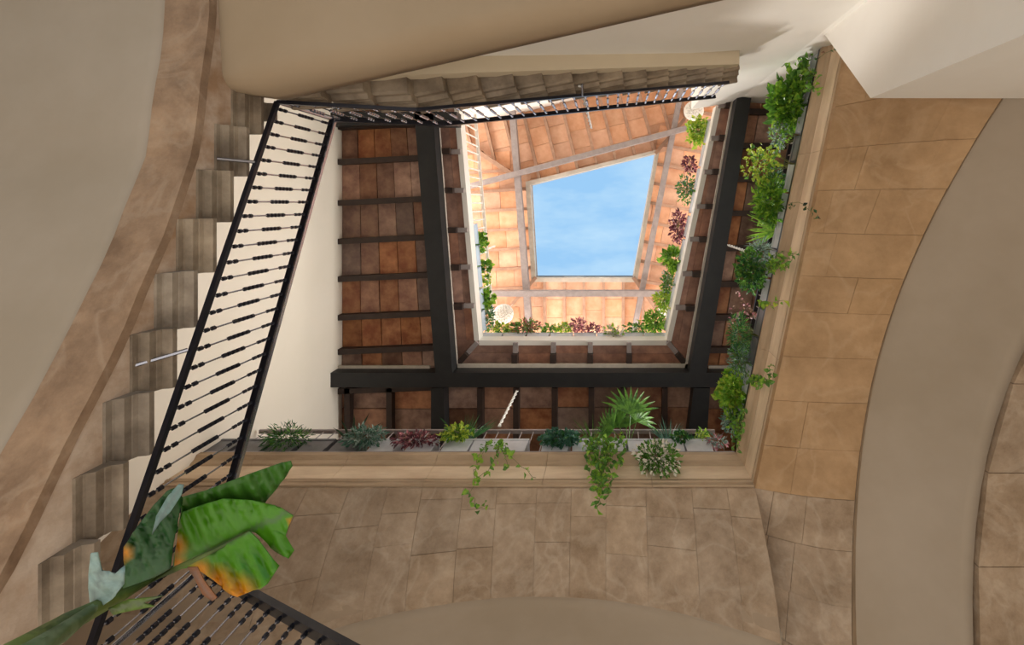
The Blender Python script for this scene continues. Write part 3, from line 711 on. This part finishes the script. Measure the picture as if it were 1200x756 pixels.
# ------------------------------------------------------------------ plants
def rv(): return Vector((rnd.gauss(0,1), rnd.gauss(0,1), rnd.gauss(0,1))).normalized()
def free(p, m=.07):
    # keep hanging growth in the open shaft, just in front of the cornices, along the same line of sight
    p = Vector(p); z = p.z
    if z > 6.3 or z < 1: return p
    a, b = p.x / z, p.y / z; lim = z
    if a + .21 * b > .05: lim = min(lim, (2.107 - m) / (a + .21 * b))
    if b > .05: lim = min(lim, (2.954 - m) / b)
    return Vector((a * lim, b * lim, lim))
def bush(name, label, c, r, n, L, W, m, m2=None, base=None, cat='plant', group=None, squash=(1,1,1)):
    """leafy clump: stems from the base to the leaves"""
    c = free(c, r * .12); base = Vector(base) if base else c - Vector((0, 0, r * .7))
    t = empty(name, base, label, cat, group)
    st = MB(); lv = [MB(), MB()]
    for k in range(max(5, n // 10)):
        e = c + Vector([a*b for a, b in zip(rv() * r * rnd.uniform(.5, 1), squash)]); md = base.lerp(e, .5) + Vector((0, 0, r*.15))
        st.tube([base + rv()*.02, md, e], .004, 4, .0015)
        for q in range(4): pass
    n = int(n * 1.7); L *= 1.2; W *= 1.25; r *= 1.06
    for k in range(n):
        d = rv(); p = c + Vector([a*b for a, b in zip(d * r * rnd.uniform(.25, 1) , squash)])
        dd = (d + Vector((0, 0, -.3)) + rv()*.6).normalized(); s = rnd.uniform(.65, 1.2)
        lv[0 if (not m2 or rnd.random() < .65) else 1].leaf(p, dd, rv() + Vector((0,0,.8)), L*s, W*s)
    st.build('stems', 'stem', t); lv[0].build('foliage', m, t, kind='stuff')
    if m2 and lv[1].v: lv[1].build('foliage', m2, t, kind='stuff')
    return t
def trail(name, label, base, strands, L, W, m, m2=None, step=.03, stem='stem', cat='plant'):
    base = Vector(base); t = empty(name, base, label, cat); st = MB(); lv = [MB(), MB()]
    for pts in strands:
        pts = [Vector(pts[0])] + [free(p) for p in pts[1:]]; fine = []; stp = step * .7
        for i in range(len(pts)-1):
            a, b = pts[i], pts[i+1]; n = max(1, int((b-a).length / stp))
            for k in range(n): fine.append(a.lerp(b, k/n) + rv() * .03)
        fine.append(pts[-1]); st.tube(fine[::2] + [fine[-1]] if len(fine) > 3 else fine, .003, 4)
        for p in fine:
            if rnd.random() < .85:
                s = rnd.uniform(.6, 1.35); d = rv(); lv[0 if (not m2 or rnd.random() < .6) else 1].leaf(p, d + Vector((0,0,-.3)), rv() + Vector((0,0,.8)), L*s, W*s)
    st.build('stems', stem, t); lv[0].build('foliage', m, t, kind='stuff')
    if m2 and lv[1].v: lv[1].build('foliage', m2, t, kind='stuff')
    return t
def blades(name, label, base, dirs, L, W, m, seg=4, droop=.35, part='frond', cat='plant', fan=0):
    base = Vector(base); t = empty(name, base, label, cat)
    for d in dirs:
        d = Vector(d).normalized(); l = L * rnd.uniform(.75, 1.1); sd = d.cross(Vector((0,0,1)));
        if sd.length < .1: sd = d.cross(Vector((1,0,0)))
        sd.normalize(); mb = MB()
        if fan:
            hub = base + d * l * .5; mb.tube([base, hub], .006, 4)
            for k in range(fan):
                a = (k - (fan-1)/2) / fan * 2.6; q = d * math.cos(a) + sd * math.sin(a)
                mb.leaf(hub, q, d.cross(sd), l*.55, W, .15)
        else:
            rows = []
            for i in range(seg + 1):
                u = i / seg; p = base + d * l * u - Vector((0,0,1)) * droop * l * u * u; ww = W/2 * (1 - u**2) * (.5 + u if u < .5 else 1)
                rows += [p - sd*ww, p + Vector((0,0,-.15*ww)), p + sd*ww]
            mb.add(rows, [f for i in range(seg) for f in ((i*3, i*3+1, i*3+4, i*3+3), (i*3+1, i*3+2, i*3+5, i*3+4))])
        mb.build(part, m, t)
    return t
SP = lambda x, y=513, h=5.82: P(x, y, h)
def sb(x): return (P(x, 530, 5.8)[0], 3.04, HL + .31)     # top of the near-row soil
# near row, first gallery
bush('asparagus_fern', 'fluffy green fern at the left end of the near cornice', P(334, 514, 5.72), .25, 420, .06, .010, 'deep', 'green', base=sb(333), squash=(1.1,.6,.7))
blades('dwarf_palm', 'dark palm fronds against the cream wall, left of the silvery shrub', sb(408), [(-1,-.4,1.2),(-.7,-.8,1.2),(-.2,-.9,1.3),(.3,-.8,1.4),(.8,-.5,1),(-1.1,0,.8)], .55, .05, 'dark')
bush('silvery_shrub', 'silvery teal shrub in the near row, right of the dark palm', P(428, 512, 5.72), .20, 240, .06, .02, 'silver', 'teal', base=sb(430), squash=(1.1,.5,.8))
bush('red_leaved_plant', 'low dark red plant in the near row', P(487, 516, 5.72), .22, 170, .06, .025, 'purple', 'pink', base=sb(487), squash=(1.3,.35,.45))
bush('lime_plant', 'small yellow-green leafy plant in front of the dark spiky palm', P(535, 507, 5.78), .16, 120, .06, .035, 'yellow', 'green', base=sb(534), squash=(1.2,.4,.7))
blades('spiky_palm', 'dark green spiky palm behind the yellow-green plant', sb(542), [(math.cos(a), -.5 + .3*math.sin(a*3), 1.1 + math.sin(a)) for a in frange(-.3, 3.4, 26)], .62, .02, 'deep', droop=.2)
b_ = sb(578)
trail('trailing_pothos', 'bright trailing vine hanging over the cornice from the middle planters', b_,
   [[b_, (b_[0]-.05, 2.93, 5.6), P(556, 545, 5.3), P(552, 580, 4.9), P(560, 600, 4.7), P(572, 592, 4.75)], [b_, (b_[0]+.1, 2.92, 5.6), P(600, 540, 5.4), P(628, 560, 5.15)],
    [b_, P(585, 525, 5.6), P(575, 552, 5.25), P(560, 560, 5.15)], [b_, P(570, 520, 5.65), P(560, 540, 5.4)], [b_, P(590, 520, 5.65), P(596, 548, 5.3)]], .075, .05, 'bright', 'green', .06)
bush('ivy', 'blue-green ivy in the near row, left of the hanging vine', P(656, 514, 5.72), .20, 230, .05, .035, 'teal', 'deep', base=sb(656), squash=(1.2,.4,.6))
blades('grass_clump', 'thin grassy clump between the ivy and the fan palm', sb(695), [(rnd.uniform(-.9,.9), rnd.uniform(-.9,-.3), rnd.uniform(.7,1.6)) for k in range(22)], .50, .012, 'green', droop=.25)
blades('fan_palm', 'bright green fan palm standing tallest in the near row', sb(737), [(-.6,-.6,1.3),(-.15,-.6,1.6),(.45,-.6,1.3),(.1,-.9,1.0),(-.9,-.4,.9)], .72, .05, 'green', fan=11)
blades('bluish_grass', 'blue-grey grassy tuft right of the fan palm', sb(784), [(rnd.uniform(-.9,.9), rnd.uniform(-.8,-.2), rnd.uniform(.7,1.5)) for k in range(34)], .45, .014, 'teal', droop=.2)
b_ = sb(706)
trail('hanging_vine', 'long leafy vine hanging lowest over the near arch', b_,
   [[b_, (b_[0]-.08, 2.92, 5.65), P(700, 540, 5.3), P(704, 570, 4.85), P(700, 597, 4.5)], [b_, (b_[0]+.05, 2.9, 5.6), P(716, 548, 5.2), P(712, 582, 4.75)],
    [b_, P(690, 520, 5.6), P(690, 545, 5.2), P(697, 565, 4.95)], [b_, P(722, 518, 5.6), P(727, 545, 5.25)], [b_, P(712, 520, 5.6), P(706, 555, 5.1)],
    [b_, P(696, 515, 5.7), P(700, 560, 5.0), P(704, 590, 4.6)], [b_, P(685, 510, 5.8), P(688, 530, 5.5)], [b_, P(728, 512, 5.8), P(733, 530, 5.5)], [b_, P(710, 510, 5.8), P(710, 530, 5.5), P(706, 560, 5.1)]], .075, .05, 'green', 'bright', .038)
bush('variegated_bush', 'rounded cream-speckled bush spilling over the near cornice', P(771, 537, 5.5), .25, 480, .055, .026, 'green', 'cream', base=sb(768), squash=(1,.45,1.1))
bush('small_herb', 'small dark green herb just right of the speckled bush', P(799, 513, 5.85), .12, 80, .05, .035, 'deep', 'green', base=sb(799), squash=(1,.5,.8))
bush('small_herb', 'tiny yellow-green herb near the right end of the near row', P(822, 510, 5.9), .09, 50, .045, .03, 'yellow', 'green', base=sb(822), squash=(1,.5,.8))
bush('pale_succulent', 'pale pink-grey plant beside the near right corner', P(841, 517, 5.8), .11, 70, .055, .02, 'silver', 'pink', base=sb(836), squash=(1,.5,.8))
# right row
def eb(px, py): # planter top at this picture height
    Y = (py - PY) / F * 5.8; return (ex(Y) + .105, Y, HL + .32)
def ebush(name, label, px, py, r, n, L, W, m, m2, h=5.95, sq=(.6,1,.9)):
    return bush(name, label, P(px, py, h), r * 1.08, int(n * 1.25), L, W, m, m2, base=eb(px, py), squash=sq)
b_ = eb(862, 505)
trail('corner_vine', 'leafy vine hanging in the near right corner of the cornice', b_, [[b_, P(866, 490, 5.8), P(862, 515, 5.5), P(858, 528, 5.3)], [b_, P(858, 480, 5.8), P(868, 512, 5.5)],
    [b_, P(872, 480, 5.8), P(868, 505, 5.6)], [b_, P(862, 500, 5.8), P(866, 530, 5.4)], [b_, P(856, 490, 5.9), P(858, 512, 5.6)]], .06, .045, 'green', 'bright', .035)
ebush('broad_leaved_plant', 'yellow-green broad-leaved plant near the near right corner', 860, 462, .25, 190, .09, .06, 'bright', 'yellow')
ebush('silver_foliage', 'silvery foliage between corner vine and broad-leaved plant', 857, 491, .17, 190, .05, .018, 'silver', 'teal')
b_ = eb(872, 443)
trail('arching_sprig', 'leafy sprig arching out over the glow-tinted arch at lower right', b_, [[b_, P(885, 447, 5.7), P(898, 445, 5.5), P(904, 428, 5.5)], [b_, P(890, 450, 5.6), P(906, 440, 5.45)], [b_, P(880,440,5.7), P(892,448,5.5)]], .06, .045, 'green', 'bright', .035)
ebush('silver_foliage', 'silvery grey foliage above the broad-leaved plant', 868, 424, .20, 260, .06, .018, 'silver', 'green')
ebush('asparagus_fern', 'dark green feathery fern on the right cornice', 866, 394, .22, 330, .06, .012, 'deep', 'green', sq=(.5,1.2,.9))
b_ = eb(872, 372)
trail('dry_twigs', 'dry reddish twigs above the dark fern', b_, [[b_, P(862, 366, 6.2), P(852, 378, 6.5)], [b_, P(868, 352, 6.3), P(864, 342, 6.6)], [b_, P(860, 372, 6.2), P(856, 384, 6.5)], [b_, P(870, 362, 6.3), P(858, 362, 6.5)]], .05, .03, 'dry', 'pink', .05, 'brownstem')
b_ = eb(882, 356)
trail('yellow_vine', 'short vine with yellow leaves crossing the right cornice', b_, [[b_, P(896, 360, 5.6), P(905, 356, 5.5), P(918, 352, 5.3)], [b_, P(890, 355, 5.7)]], .075, .05, 'yellow', 'bright', .05)
ebush('leafy_bush', 'dense mid-green bush halfway up the right cornice', 880, 318, .25, 300, .06, .035, 'green', 'deep')
b_ = eb(893, 312)
trail('reaching_stems', 'green stems reaching right from the middle of the cornice', b_, [[b_, P(908, 308, 5.6), P(928, 302, 5.4), P(934, 298, 5.4)], [b_, P(905, 316, 5.6), P(924, 312, 5.4)], [b_, P(906, 303, 5.6), P(918, 294, 5.5)], [b_, P(900, 312, 5.7), P(916, 309, 5.5)]], .075, .035, 'green', 'bright', .03)
ebush('wiry_silver_plant', 'wiry white-grey plant above the dense bush', 891, 297, .17, 170, .09, .008, 'silver', 'silver')
blades('cycad', 'spiky green fronds pointing left from the right cornice', eb(890, 270), [(-1,rnd.uniform(-.9,1),rnd.uniform(.3,1.3)) for k in range(20)], .50, .028, 'bright', droop=.15)
ebush('leafy_bush', 'bright green bush above the spiky fronds', 903, 236, .26, 280, .10, .04, 'bright', 'green')
b_ = eb(910, 250)
trail('dark_runner', 'thin dark runner creeping right over the glow-tinted stone', b_, [[b_, P(930, 238, 5.5), P(944, 240, 5.3), P(958, 256, 5.1)]], .045, .03, 'deep', 'dark', .06)
ebush('flowering_herb', 'pale yellow-leaved herb on the upper right cornice', 893, 193, .24, 120, .055, .04, 'yellow', 'green', sq=(.9,1,.9))
ebush('wispy_herb', 'dark wispy herb below the large leafy plant', 909, 208, .14, 120, .05, .015, 'deep', 'silver')
ebush('large_leafy_plant', 'large glossy green plant near the top of the right cornice', 926, 122, .30, 300, .11, .065, 'bright', 'green', sq=(.75,1.1,.9))
ebush('white_flowering_vine', 'wispy pale vine between the herb and the large glossy plant', 912, 160, .17, 110, .05, .025, 'silver', 'bright')
b_ = eb(938, 95)
trail('climbing_vine', 'topmost leafy vine at the far end of the right cornice', b_, [[b_, P(944, 80, 6.0), P(928, 60, 6.2), P(936, 55, 6.2)], [b_, P(950, 84, 5.8), P(958, 92, 5.7)], [b_, P(940, 72, 6.0), P(952, 66, 5.9)],
   [b_, P(932, 88, 6.1), P(914, 70, 6.3)], [b_, P(945, 95, 5.8), P(955, 108, 5.6)], [b_, P(938, 80, 6.0), P(948, 75, 5.9)], [b_, P(930, 96, 6.0), P(940, 106, 5.8)], [b_, P(944,88,5.9), P(934,78,6.1)]], .08, .055, 'green', 'bright', .04)
b_ = eb(948, 76)
trail('thin_tendril', 'thin tendril curling right over the white pier', b_, [[b_, P(962, 66, 5.5), P(980, 57, 5.3), P(1000, 62, 5.0)]], .045, .03, 'deep', 'dry', .11)
# upper gallery plants
def ub(px, py, h=8.98): return P(px, py, h)
def ubush(name, label, px, py, rpx, n, m, m2, L=.10, W=.07, h=9.1, sq=(1,.8,.9)):
    r = rpx / F * h; return bush(name, label, P(px, py, h), r, n, L, W, m, m2, base=P(px, py, h - r*.8), squash=sq)
ubush('pothos', 'bright green plant halfway along the upper left ledge', 558, 283, 12, 110, 'bright', 'green')
ubush('small_trailing_plant', 'small plant just below the bright one on the upper left ledge', 568, 312, 6, 40, 'green', 'bright')
ubush('small_trailing_plant', 'tiny yellowish plant on the upper left ledge above the near corner', 570, 327, 5, 26, 'yellow', 'green', .07, .05)
ubush('pothos', 'bright green plant near the lower left corner of the upper opening', 560, 350, 16, 170, 'bright', 'green', sq=(1.1,.7,.9))
ubush('dusty_shrub', 'dusty green shrub in the near left corner of the upper opening', 570, 373, 13, 190, 'teal', 'green', .06, .03, sq=(.6,1.2,.9))
ubush('lime_shrub', 'yellow-green shrub below the left white globe', 588, 386, 11, 110, 'yellow', 'green', .07, .04, sq=(1.2,.6,.7))
ubush('red_shrub', 'red and green shrub on the upper near ledge', 614, 386, 17, 260, 'red', 'green', .08, .035, sq=(1.1,.6,.8))
ubush('small_shrub', 'small green shrub right of the red shrub', 644, 386, 9, 80, 'green', 'bright', .06, .035, sq=(1,.6,.7))
ubush('small_shrub', 'small yellow-green shrub at the middle of the upper near ledge', 660, 385, 10, 90, 'yellow', 'green', .06, .035, sq=(1,.6,.8))
ubush('pink_plant', 'tall pink plant on the upper near ledge', 677, 381, 9, 90, 'pink', 'purple', .07, .03, sq=(.9,.7,1.2))
ubush('pink_plant', 'lower reddish plant beside the tall pink plant', 694, 386, 10, 90, 'purple', 'pink', .06, .03, sq=(1.1,.6,.7))
ubush('cream_trailing_plant', 'cream-leaved plant spilling below the upper near ledge', 719, 395, 15, 150, 'cream', 'bright', .07, .045, 8.9, sq=(.8,.9,1.0))
ubush('small_shrub', 'low green shrub right of the cream-leaved plant', 745, 386, 12, 110, 'green', 'deep', .06, .035, sq=(1.3,.5,.6))
ubush('leafy_bush', 'bright bush in the near right corner of the upper opening', 768, 377, 15, 220, 'bright', 'green', .08, .04)
ubush('leafy_bush', 'yellow-green bush above the near right corner of the upper opening', 778, 352, 13, 150, 'bright', 'yellow', .08, .04, sq=(.8,1.1,.8))
ubush('ivy', 'dusty ivy low on the upper right ledge', 783, 330, 10, 130, 'green', 'silver', .06, .04, sq=(.7,1.3,.8))
ubush('broad_leaved_plant', 'broad-leaved bright plant on the upper right ledge', 791, 304, 13, 90, 'bright', 'green', .15, .08)
ubush('purple_shrub', 'long purple shrub on the upper right ledge', 795, 265, 13, 190, 'purple', 'pink', .07, .04, sq=(.7,1.4,.8))
ubush('dusty_shrub', 'dusty green shrub on the upper right ledge', 805, 222, 13, 220, 'green', 'teal', .06, .03, sq=(.9,1.3,.8))
ubush('purple_shrub', 'small purple shrub below the yellow-green one on the upper right ledge', 808, 192, 8, 70, 'purple', 'pink', .07, .04, sq=(.8,1.3,.8))
ubush('lime_shrub', 'yellow-green shrub beside the upper right white globe', 818, 154, 14, 220, 'yellow', 'bright', .08, .05, sq=(.9,1.2,.8))

# ------------------------------------------------------------------ white openwork globes, twisted rods
def globe(px, py, rpx, h, label):
    c = Vector(P(px, py, h)); r = rpx / F * h
    t = empty('globe_lamp', c, label, 'lamp', 'white openwork globes')
    bm = bmesh.new(); bmesh.ops.create_icosphere(bm, subdivisions=3, radius=r)
    me = bpy.data.meshes.new('globe_shade'); bm.to_mesh(me); bm.free(); me.materials.append(M['whitepaint'])
    o = bpy.data.objects.new('globe_shade', me); C.objects.link(o); o.parent = t
    wm = o.modifiers.new('wire', 'WIREFRAME'); wm.thickness = r * .13
    bm = bmesh.new(); bmesh.ops.create_icosphere(bm, subdivisions=2, radius=r * .5)
    me = bpy.data.meshes.new('diffuser'); bm.to_mesh(me); bm.free(); me.materials.append(M['plank'])
    o = bpy.data.objects.new('diffuser', me); C.objects.link(o); o.parent = t
    MB().tube([c + Vector((0, 0, r)), (c.x, c.y, 11.66)], .008, 5).build('cord', 'whitepaint', t)
globe(590, 368, 11, 10.4, 'white openwork globe at the near left of the upper opening')
globe(782, 362, 10, 10.4, 'white openwork globe half hidden by bushes at the near right')
globe(813, 130, 11, 10.4, 'white openwork globe at the far right of the upper opening')
def rod(a, top, label):
    a = Vector(a); b = Vector((a.x, a.y, top)); n = 26; mb = MB()
    for s in (0, 1):
        mb.tube([a.lerp(b, k/n) + Vector((math.cos(k*1.1 + s*math.pi), math.sin(k*1.1 + s*math.pi), 0)) * .012 for k in range(n+1)], .012, 5)
    tag(mb.build('twisted_rod', 'rope'), label, 'rod', None)
rod(P(585, 500, 6.3), 7.5, 'white twisted rod rising from the near gallery railing')
rod(P(882, 297, 6.3), 7.6, 'white twisted rod rising from the right gallery railing')
rod((-.31, -1.2, 4.66), 7.2, 'pale twisted rod crossing the upper stair railing')
rod(P(567, 293, 9.6), 10.5, 'short white rod on the upper left ledge')

# ------------------------------------------------------------------ large banana-like plant near the viewer
bp = empty('banana_plant', (-1.10, .90, FLR), 'large glossy banana-leaf plant close to the viewer at lower left', 'plant')
def vcolmat(name, rough=.35, transl=.3):
    m, t, b = nodes_mat(name); a = t.nodes.new('ShaderNodeAttribute'); a.attribute_name = 'leafcol'
    n = t.nodes.new('ShaderNodeTexNoise'); n.inputs['Scale'].default_value = 9
    mx = t.nodes.new('ShaderNodeMix'); mx.data_type = 'RGBA'; mx.blend_type = 'MULTIPLY'; mx.inputs[0].default_value = .3
    t.links.new(a.outputs['Color'], mx.inputs[6]); t.links.new(n.outputs['Fac'], mx.inputs[7])
    t.links.new(mx.outputs[2], b.inputs['Base Color']); b.inputs['Roughness'].default_value = rough
    tr = t.nodes.new('ShaderNodeBsdfTranslucent'); ms = t.nodes.new('ShaderNodeMixShader'); ms.inputs[0].default_value = transl
    t.links.new(mx.outputs[2], tr.inputs['Color'])
    t.links.new(b.outputs[0], ms.inputs[1]); t.links.new(tr.outputs[0], ms.inputs[2]); t.links.new(ms.outputs[0], t.nodes['Material Output'].inputs['Surface'])
    return m
LEAF = vcolmat('banana_leaf')
def blade_poly(poly, h0, rib, parent, name='leaf_blade', cols=((.10, .30, .02), (.70, .28, .02)), edge=(), curl=.25, tilt=(0, 0), label=None, h_ref=None):
    """poly: outline in picture pixels at height h0; rib: two picture points; edge: points near which the leaf has turned orange"""
    bm = bmesh.new(); vs = [bm.verts.new((x, y, 0)) for x, y in poly]; bm.faces.new(vs)
    bmesh.ops.triangulate(bm, faces=bm.faces[:])
    for _ in range(4):
        lng = [e for e in bm.edges if e.calc_length() > 9]
        if lng: bmesh.ops.subdivide_edges(bm, edges=lng, cuts=1); bmesh.ops.triangulate(bm, faces=[f for f in bm.faces if len(f.verts) > 3])
    A = Vector((*rib[0], 0)); B = Vector((*rib[1], 0)); d = (B - A).normalized()
    cl = []
    W0 = Vector(parent['_w'])
    for v in bm.verts:
        p = v.co.copy(); s = abs((p - A).cross(d).z); u = (p - A).dot(d)
        h = h0 + curl * (-(s / 100) ** 1.5) * .35 + tilt[0] * u / 100 + tilt[1] * s / 100 + .010 * math.sin(u * .35) * min(1, s / 30)
        o = 1.0
        for (ex_, ey_, er) in edge:
            o = min(o, ((p.x-ex_)**2 + (p.y-ey_)**2) ** .5 / er)
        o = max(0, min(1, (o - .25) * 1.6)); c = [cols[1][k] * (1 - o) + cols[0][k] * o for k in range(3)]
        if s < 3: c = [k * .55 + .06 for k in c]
        cl.append(c); X = P(p.x, p.y, h)
        v.co = Vector((X[0], X[1], X[2] + CZ)) - W0
    me = bpy.data.meshes.new(name); bm.to_mesh(me); bm.free()
    at = me.color_attributes.new('leafcol', 'FLOAT_COLOR', 'POINT')
    for i, c in enumerate(cl): at.data[i].color = (*c, 1)
    me.materials.append(LEAF); me.polygons.foreach_set('use_smooth', [True]*len(me.polygons))
    o = bpy.data.objects.new(name, me); C.objects.link(o); o.parent = parent
    sm = o.modifiers.new('thickness', 'SOLIDIFY'); sm.thickness = .0025
    if label: o['label'] = label
    return o
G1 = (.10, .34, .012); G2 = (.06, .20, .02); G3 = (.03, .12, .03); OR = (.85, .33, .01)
rib = ((142, 696), (293, 622))
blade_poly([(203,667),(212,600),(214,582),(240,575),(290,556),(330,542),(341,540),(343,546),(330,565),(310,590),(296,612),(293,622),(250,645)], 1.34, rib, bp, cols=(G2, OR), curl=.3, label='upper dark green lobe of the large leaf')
blade_poly([(205,665),(208,625),(214,600),(235,592),(262,584),(296,586),(313,590),(303,606),(312,592),(330,595),(344,604),(338,618),(335,628),(345,645),(338,655),(318,642),(300,624),(293,622),(250,645)], 1.30, rib, bp, cols=(G1, OR), edge=[(205,640,22),(208,660,16),(343,610,7)], curl=.2, label='bright green middle lobe with an orange base')
blade_poly([(203,668),(250,646),(293,622),(303,632),(318,652),(327,664),(314,684),(306,690),(297,692),(278,700),(262,690),(238,670),(226,664)], 1.28, rib, bp, cols=(G1, OR), edge=[(255,684,30),(280,698,34),(236,668,18)], curl=.3, label='green lower lobe fading to orange along its edge')
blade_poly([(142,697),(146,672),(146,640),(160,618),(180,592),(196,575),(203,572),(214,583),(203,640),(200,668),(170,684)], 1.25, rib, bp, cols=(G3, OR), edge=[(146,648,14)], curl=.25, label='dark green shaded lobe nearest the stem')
blade_poly([(179,626),(184,604),(198,580),(210,567),(216,568),(213,580),(200,600),(188,612)], 1.18, ((180,625),(214,568)), bp, cols=((.28,.45,.42), OR), curl=.1, label='curled leaf edge with its pale sheen painted in')  # bluish white reflection is put into this leaf's colour
blade_poly([(107,712),(104,680),(107,648),(115,647),(120,668),(126,688),(136,672),(147,663),(146,684),(132,702),(112,716)], 1.05, ((107,714),(125,650)), bp, cols=((.45,.62,.58), OR), curl=.2, label='young leaf painted pale as if lit')  # light falling on this leaf is put into its pale colour
blade_poly([(220,664),(232,664),(240,680),(255,700),(250,704),(238,696),(228,676)], 1.22, ((222,664),(250,700)), bp, cols=((.42,.17,.07), OR), curl=.1, label='withered brown leaf tip')
blade_poly([(128,712),(150,702),(192,698),(168,706),(182,710),(150,716),(134,720)], 1.06, ((128,714),(190,700)), bp, cols=((.16,.26,.04), OR), curl=.1, label='small green leaf beside the stem')
mb = MB(); pts = [(-1.02, .86, FLR + .5), (-1.03, .87, -.6), (-1.0, .86, .3), P(20, 765, .80), P(70, 735, .95), P(142, 698, 1.12), P(203, 668, 1.24), P(250, 646, 1.27), P(293, 622, 1.30)]
mb.tube(pts, [.045, .04, .032, .026, .022, .014, .008, .005, .003], 8); mb.build('leaf_stalk', leafmat('stalk_green', (.20, .26, .07), (.10, .15, .04)), bp, True)
pts2 = [(-1.04, .88, FLR + .5), (-1.05, .90, .1), P(30, 768, .78), P(72, 742, .90), P(108, 714, 1.03), P(140, 690, 1.12)]
MB().tube(pts2, [.04, .03, .022, .018, .012, .006], 8).build('leaf_stalk', leafmat('stalk_pale', (.22, .30, .16), (.12, .18, .07)), bp, True)
pot = empty('plant_pot', (-1.03, .87, FLR), 'terracotta pot that holds the banana-leaf plant', 'pot')
mb = MB(); mb.tube([(-1.03, .87, FLR), (-1.03, .87, FLR + .04), (-1.03, .87, FLR + .42), (-1.03, .87, FLR + .5)], [.17, .18, .25, .27], 20); mb.build('pot_body', 'tile_roof', pot, True)
# cleanup helper properties
for o in list(bpy.data.objects):
    if '_w' in o: del o['_w']
